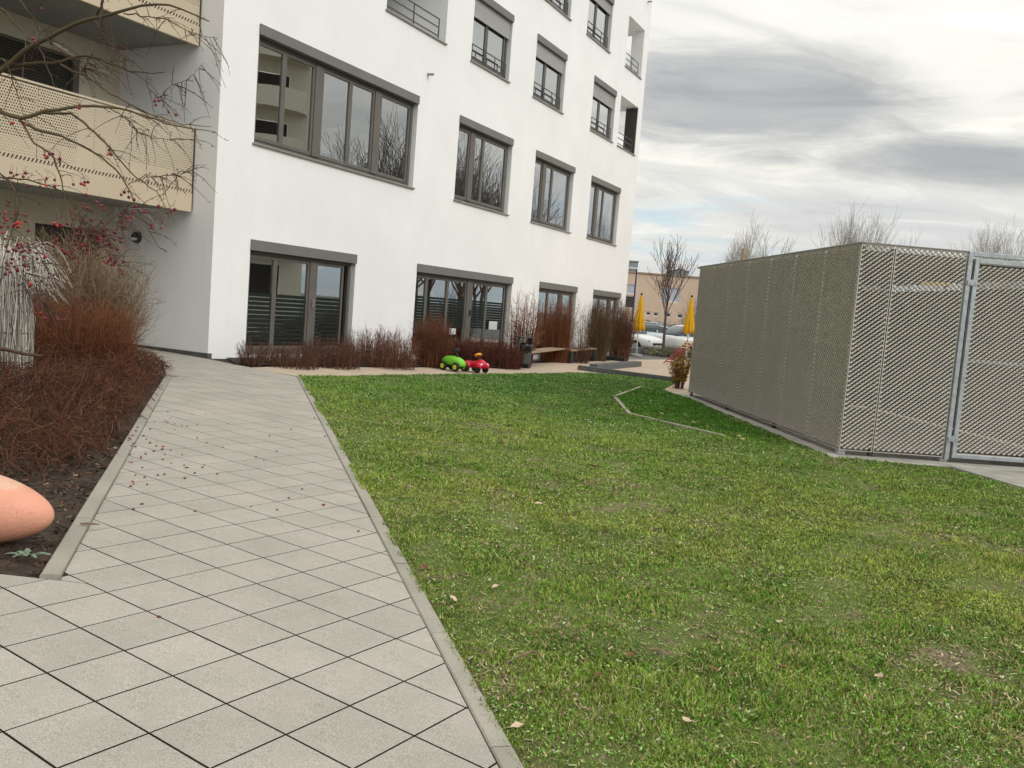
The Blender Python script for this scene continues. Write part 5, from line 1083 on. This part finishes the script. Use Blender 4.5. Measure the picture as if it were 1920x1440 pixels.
# slatted red deck chair folded out beside the sand
def deck_chair():
    p = gh(1262, 684); t = thing('deck_chair', 'small red slatted deck chair at the edge of the sand', 'deck chair', p, R(25)); mr_ = mat('red_paint', (.30, .015, .02), .5); my_ = mat('ochre_slat', (.55, .36, .12), .6)
    for s in (0, .5): MB().tube([(-.1, s, .02), (.95, s, .95)], .02, 6).build('rail', mr_, t); MB().tube([(.85, s, .02), (.30, s, .55)], .02, 6).build('leg', mr_, t)
    for k in range(9):
        f = .06 + k * .105; x, z = -.1 + 1.05 * f, .02 + .93 * f; o = MB().bbox(-.03, .03, .02, .48, -.008, .008, .003).build('slat', mr_ if k < 6 else my_, t, loc=(x, 0, z + .02)); o.rotation_euler = (0, -.72, 0)
deck_chair()
def fence():
    a, b = at(1225, 650, 57), at(1330, 650, 57); t = thing('wire_fence', 'grey wire fence with steel posts behind the parked cars', 'fence', (a.x, a.y, float(gz(a.x, a.y)))); Ln = b.x - a.x; n = 5
    for k in range(n): MB().bbox(Ln * k / (n - 1) - .03, Ln * k / (n - 1) + .03, -.03, .03, -.05, 1.75, .004).build('post', m_galv, t)
    w = MB()
    for z in np.arange(.1, 1.7, .2): w.box(0, Ln, -.006, .006, z - .008, z + .008)
    for x in np.arange(.1, Ln, .12): w.box(x - .003, x + .003, .007, .012, .05, 1.68)
    o = w.build('wire_mesh', m_galv, t)
fence()
mound('far_hedge', 'distant brown hedge along the foot of the beige house', [(9.5, 79), (26, 79), (26, 81.5), (9.5, 81.5)], 1.5, 2500, (.13, .08, .06), (.07, .05, .04), .022, 33, ln=(.3, .9), edge=.9)
mound('far_planting', 'low pale green planting behind the black sandpit beam', [(6.2, 40.2), (13, 40.2), (13, 42.2), (6.2, 42.2)], .48, 1500, (.28, .30, .17), (.20, .17, .10), .010, 34, ln=(.12, .4), edge=.5, cat='plants')
for px, tp_, d, lb, sd in ((1300, 590, 62, 'tall thin bare shrub in front of the beige house beside the right parasol', 151), (1226, 612, 70, 'small bare shrub in front of the beige house beside the left parasol', 152)):
    q = at(px, tp_, d); shrub('bare_shrub', lb, q.x, q.y, 2.4, q.z + .27 + (1.6 if sd == 151 else .2), 60, (.24, .19, .15), .014, 7, sd, base=.25, flat=.3, hmin=.5)

# ================================================================== CRAB-APPLE TREE
def crab():
    r = np.random.default_rng(17); D0 = 6.3; tx, ty = -5.05, 6.6; z0 = float(gz(tx, ty))
    root = thing('crab_apple_tree', 'bare crab-apple tree reaching in from the left with small red fruit', 'tree', (tx, ty, z0)); O = np.array([tx, ty, z0])
    def Q(px, py, d): return np.array(at(px, py, d)) - O
    limbs = [  # pixel path, start depth, end depth, start radius, end radius
     ([(-150, 235), (-60, 170), (16, 124), (70, 80), (125, 52), (180, 31), (232, 25), (262, 10), (300, 3), (345, 18), (392, 40)], 6.5, 6.0, .026, .004),
     ([(180, 31), (188, 15), (196, -15), (205, -60)], 6.2, 6.1, .011, .006), ([(-150, 240), (-70, 160), (16, 125), (70, 116), (114, 121), (136, 108), (160, 100), (172, 101), (215, 125), (265, 138), (310, 135)], 6.5, 6.2, .022, .003),
     ([(114, 121), (136, 133), (152, 137), (216, 179), (280, 215), (345, 232), (396, 238)], 6.35, 6.0, .009, .002), ([(152, 137), (162, 120), (172, 102)], 6.3, 6.28, .006, .005),
     ([(-120, 190), (-40, 195), (0, 208), (36, 226), (75, 211), (140, 199), (205, 199), (260, 213), (322, 235), (405, 248)], 6.3, 5.9, .020, .002),
     ([(36, 226), (62, 242), (120, 256), (170, 282), (212, 312), (240, 346), (254, 382), (276, 425), (300, 470), (312, 471)], 6.25, 5.9, .010, .002), ([(75, 211), (140, 214), (182, 252), (212, 282), (252, 331), (300, 364), (318, 410)], 6.2, 6.0, .010, .002),
     ([(-60, 300), (0, 322), (34, 362), (33, 402), (18, 445), (8, 490), (-5, 520)], 6.2, 6.0, .009, .002), ([(40, 228), (52, 250), (62, 268), (98, 288), (114, 330), (124, 385), (138, 432), (150, 470)], 6.2, 5.9, .008, .002),
     ([(-60, 330), (10, 333), (70, 340), (120, 358), (148, 392), (170, 430), (182, 470)], 6.1, 5.9, .007, .0018), ([(-40, -10), (5, 18), (40, 60), (72, 86), (90, 130), (104, 165)], 6.4, 6.2, .008, .002), ([(30, -10), (62, 36), (85, 70), (118, 95), (150, 118)], 6.3, 6.2, .006, .0018),
     ([(-30, 110), (10, 112), (16, 132), (28, 165), (36, 186)], 6.2, 6.15, .008, .003), ([(200, 200), (225, 215), (262, 250), (308, 262), (340, 262)], 6.0, 5.9, .004, .0015), ([(240, 346), (280, 330), (330, 326), (370, 318)], 5.95, 5.85, .003, .0012),
     ([(178, 38), (195, 70), (222, 95), (240, 115)], 6.2, 6.15, .003, .0012), ([(232, 25), (262, 30), (310, 35), (360, 62), (408, 72)], 6.1, 5.95, .005, .0014), ([(275, 145), (276, 165), (300, 185), (322, 160), (352, 150), (382, 118)], 6.1, 6.0, .003, .0012),
     ([(60, 480), (66, 530), (72, 560), (95, 585), (118, 600)], 5.9, 5.85, .004, .0014), ([(10, 440), (45, 452), (70, 470), (95, 520), (64, 525)], 5.95, 5.85, .003, .0012), ([(124, 390), (150, 410), (168, 452), (185, 500)], 5.92, 5.88, .003, .0012), ([(150, 410), (200, 440), (215, 480), (225, 512)], 5.92, 5.85, .003, .0012), ([(254, 382), (230, 400), (222, 430)], 5.9, 5.85, .003, .0012), ([(20, 440), (40, 480), (48, 530), (52, 555)], 6.0, 5.9, .003, .0012)]
    PX, TW = [], []; polys = []
    for pts, d0, d1, r0, r1 in limbs:
        n = 24; P = np.array(pts, float); s = np.concatenate([[0], np.cumsum(np.hypot(*np.diff(P, axis=0).T))]); s /= s[-1]; u = np.linspace(0, 1, n); px = np.interp(u, s, P[:, 0]); py = np.interp(u, s, P[:, 1]); dd = d0 + (d1 - d0) * u + .05 * np.sin(u * 9 + r.uniform(0, 6))
        q = np.array([Q(a, b, c) for a, b, c in zip(px, py, dd)]); q[1:-1] = (q[:-2] + q[1:-1] * 2 + q[2:]) / 4; q[1:-1] += r.normal(0, .004, (n - 2, 3)); polys.append((q, np.linspace(r0, r1, n), px, py, dd))
    P = np.array([p[0] for p in polys]); Rd = np.array([p[1] for p in polys]); cb = np.array([.105, .085, .05]); V, Qd, C_ = twig_mesh([(P, Rd)], [cb[None] * r.uniform(.75, 1.2, len(P))[:, None]], 7); fast('branches', V, Qd, m_bark, root, C_, smooth=True)
    # trunk with forks out to the limbs
    mb = MB(); mb.tube([(0, 0, -.1), (.03, .0, .6), (-.02, .03, 1.3), (.05, 0, 1.9), (.12, -.05, 2.4)], [.10, .085, .075, .065, .05], 12); mb.build('trunk', mat('crab_bark', (.11, .09, .06), .9, .4, 18, .5, 50), root, True)
    fk = MB()
    for k in (0, 2, 5, 8, 10): q = P[k, 0]; fk.tube([(.08, -.02, 2.0), tuple(np.array([.08, -.02, 2.0]) * .5 + q * .5 + np.array([0, 0, .10])), tuple(q)], [.04, .03, Rd[k, 0]], 8)
    fk.build('fork', MATS['crab_bark'], root, True)
    # twigs: fine side shoots with knobbly spurs
    tw = []; twr = []
    for q, rd, px, py, dd in polys:
        for _ in range(int(10 + 15 * (rd[0] < .008))):
            i = r.integers(4, 23); st = q[i]; ang = r.uniform(-.6, 2.2); l = r.uniform(.06, .30); dirp = np.array([r.normal(.5, .6), r.normal(.1, .5), r.normal(-.18, .55)]); dirp = nrm(dirp); n = 5; s = np.linspace(0, 1, n)[:, None]
            e = st + dirp * l * s + np.array([0, 0, -.10 * l / .3]) * s ** 2 + r.normal(0, .005, (n, 3)) * s; tw.append(e); twr.append(np.linspace(.0026, .0011, n))
    spur = []
    tw_a = np.array(tw)
    for q in [p[0] for p in polys] + list(tw_a):
        for _ in range(3):
            i = r.integers(0, len(q) - 1); f = r.random(); st = q[i] * (1 - f) + q[i + 1] * f; d = nrm(r.normal(0, 1, 3)); spur.append(np.stack([st, st + d * r.uniform(.006, .012), st + d * r.uniform(.013, .022)]))
    c1 = np.array([.085, .05, .042]); G = [(tw_a, np.array(twr)), (np.array(spur), np.tile(np.array([.0022, .0018, .0012]), (len(spur), 1)))]; V, Qd, C_ = twig_mesh(G, [np.where(r.random(len(tw))[:, None] < .05, np.array([.30, .27, .23]), c1) * r.uniform(.7, 1.4, len(tw))[:, None], np.tile(c1, (len(spur), 1))], 4); fast('twigs', V, Qd, m_bark, root, C_)
    # fruit: clusters on short stalks
    bm = bmesh.new(); bmesh.ops.create_icosphere(bm, subdivisions=2, radius=1.0)
    for v in bm.verts: v.co.z *= .95 if v.co.z > 0 else 1.0
    me = bpy.data.meshes.new('fruit'); bm.to_mesh(me); bm.free()
    mf = [mat('fruit_red', (.17, .009, .024), .32, spec=.5), mat('fruit_dark', (.13, .010, .018), .4, spec=.4), mat('fruit_bright', (.42, .03, .02), .3, spec=.5)]; meshes = []
    for m in mf: k = me.copy(); k.materials.append(m); k.polygons.foreach_set('use_smooth', [True] * len(k.polygons)); meshes.append(k)
    cl = [((20, 330), 60, 6, 10), ((30, 420), 40, 18, 18), ((8, 395), 20, 15, 10), ((45, 470), 40, 22, 26), ((35, 500), 30, 14, 14), ((50, 535), 14, 8, 5), ((95, 340), 28, 18, 6), ((150, 200), 10, 8, 4), ((130, 432), 34, 22, 24), ((150, 470), 34, 16, 20), ((200, 455), 28, 22, 24), ((215, 490), 20, 10, 12), ((180, 388), 25, 12, 8), ((225, 430), 14, 14, 8), ((232, 405), 14, 14, 8), ((265, 395), 16, 10, 5), ((85, 590), 16, 8, 7), ((108, 598), 8, 4, 4), ((70, 572), 6, 8, 3), ((205, 288), 6, 6, 4), ((90, 290), 8, 10, 4), ((250, 370), 25, 15, 6), ((290, 420), 18, 12, 5), ((320, 400), 14, 10, 4), ((160, 345), 20, 14, 6), ((30, 232), 16, 6, 3), ((120, 300), 20, 14, 4), ((285, 185), 12, 10, 3), ((315, 215), 16, 6, 2), ((60, 60), 50, 30, 3), ((226, 512), 6, 4, 2), ((185, 440), 30, 20, 10)]
    stalk = []
    for (cx, cy), sx, sy, n in cl:
        for _ in range(n):   # fewer than 300 in all
            px, py = r.normal(cx, sx * .6), r.normal(cy, sy * .6); d = r.uniform(5.85, 6.15); p = Q(px, py, d); o = link('fruit', meshes[r.choice(3, p=[.55, .35, .10])], None, root); s = r.uniform(.0085, .0130); o.location = tuple(p); o.scale = (s, s, s); o.rotation_euler = (r.uniform(-.5, .5), r.uniform(-.5, .5), 0)
            stalk.append(np.stack([p + np.array([0, 0, s * .9]), p + np.array([r.normal(0, .006), r.normal(0, .006), s + .018]), p + np.array([r.normal(0, .018), r.normal(0, .018), s + r.uniform(.03, .055)])]))
    V, Qd, C_ = twig_mesh([(np.array(stalk), np.tile(np.array([.0011, .0011, .0015]), (len(stalk), 1)))], [np.tile(np.array([.10, .04, .03]), (len(stalk), 1))], 3); fast('stalks', V, Qd, m_bark, root, C_, kind='stuff')
    return meshes
fruit_meshes = crab()

# ================================================================== LITTER
def litter():
    r = np.random.default_rng(23); k = 0
    spots = [(r.normal(268, 45), r.normal(828, 42)) for _ in range(74)] + [(r.uniform(240, 620), r.uniform(765, 960)) for _ in range(26)] + [(245, 913), (672, 997), (365, 888), (298, 1158), (480, 858)]
    for px, py in spots:
        p = gh(px, py)
        if p.x > KR0.x + (p.y - KR0.y) * KRd.x / KRd.y: continue
        bed = (p.xy - KL0).dot(KLn) > -.01; s = r.uniform(.0055, .0095); o = link('fallen_fruit', fruit_meshes[r.choice(3, p=[.4, .52, .08])], None); o.location = (p.x, p.y, p.z + s * .62 + (.024 if bed else .001)); o.scale = (s * r.uniform(.9, 1.5), s, s * .7); o.rotation_euler = (0, 0, r.uniform(0, 6))
        tag(o, 'small dark red fallen fruit lying on or beside the tiled path', 'fruit', 'fallen fruit on the path')
    def leaf_mesh(seed, l):
        q = np.random.default_rng(seed); mb = MB(); n = 6; Lf, Rt, Md = [], [], []
        cu = q.uniform(.1, .5)
        for i in range(n + 1):
            s = i / n; w = l * .34 * math.sin(math.pi * s) ** .8; z = .006 + cu * l * (s - .5) ** 2; Md.append((l * (s - .5), 0, z)); Lf.append((l * (s - .5), w, z + w * q.uniform(.1, .7))); Rt.append((l * (s - .5), -w, z + w * q.uniform(.1, .7)))
        for i in range(n): mb.quad(Md[i], Md[i + 1], Lf[i + 1], Lf[i]); mb.quad(Rt[i], Rt[i + 1], Md[i + 1], Md[i])
        mb.tube([(l * .5, 0, Md[-1][2]), (l * .72, .002, Md[-1][2] + .004)], .0012, 4)
        me = bpy.data.meshes.new('leaf'); me.from_pydata(mb.v, [], mb.f); me.update(); return me
    lm = [mat('leaf_tan', (.44, .29, .17), .8, .25, 30), mat('leaf_brown', (.17, .085, .045), .8, .25, 30), mat('leaf_pale', (.55, .42, .30), .8, .2, 30)]; meshes = [leaf_mesh(i, .075) for i in range(5)]
    spots = [(1388, 795, 0), (1385, 822, 2), (1392, 827, 0), (1325, 803, 0), (1330, 768, 1), (1200, 765, 1), (1240, 779, 0), (1496, 848, 0), (1300, 795, 2), (1255, 770, 1), (1440, 822, 1), (1700, 980, 0), (1330, 1052, 2), (1095, 793, 1), (1845, 960, 1), (1460, 1176, 2), (1120, 1278, 1), (1648, 1278, 2), (1335, 1265, 1), (1465, 1262, 1), (1110, 880, 1), (795, 1072, 1), (848, 1132, 2), (970, 1375, 2), (1685, 858, 0), (930, 1110, 2), (1660, 905, 0), (1540, 1005, 1), (1010, 950, 2), (1285, 1365, 2), (1180, 1240, 1)]
    for i, (px, py, c) in enumerate(spots):
        p = gh(px, py); k = meshes[i % 5].copy(); k.materials.append(lm[c]); o = link('fallen_leaf', k, None); o.location = (p.x, p.y, p.z + .022); o.rotation_euler = (r.uniform(-.35, .35), r.uniform(-.35, .35), r.uniform(0, 6.28)); o.scale = [1.15 if py < 900 else .75] * 3
        tag(o, 'small dry brown or tan leaf lying on the lawn', 'leaf', 'dry leaves on the lawn')
    # a crooked stick on the grass, a stub of wood on the left kerb
    a = [gh(948, 1256), gh(972, 1246), gh(995, 1241), gh(1008, 1247), gh(1022, 1256)]; c = a[0]; tag(MB().tube([q - c + Vector((0, 0, .030 + .008 * i * (i < 4))) for i, q in enumerate(a)], [.003, .0042, .005, .0045, .003], 7).build('stick', mat('stick_pale', (.20, .145, .10), .85, .3, 40), loc=c), 'thin crooked stick lying on the near lawn', 'stick')
    a, b = gh(150, 993), gh(186, 994); c = a.copy(); tag(MB().tube([Vector((0, 0, .034)), (b - a) * .5 + Vector((0, 0, .036)), b - a + Vector((0, 0, .032))], [.005, .007, .004], 7).build('wood_stub', MATS['stick_pale'], loc=c), 'short stub of wood lying across the left kerb', 'stick')
litter()
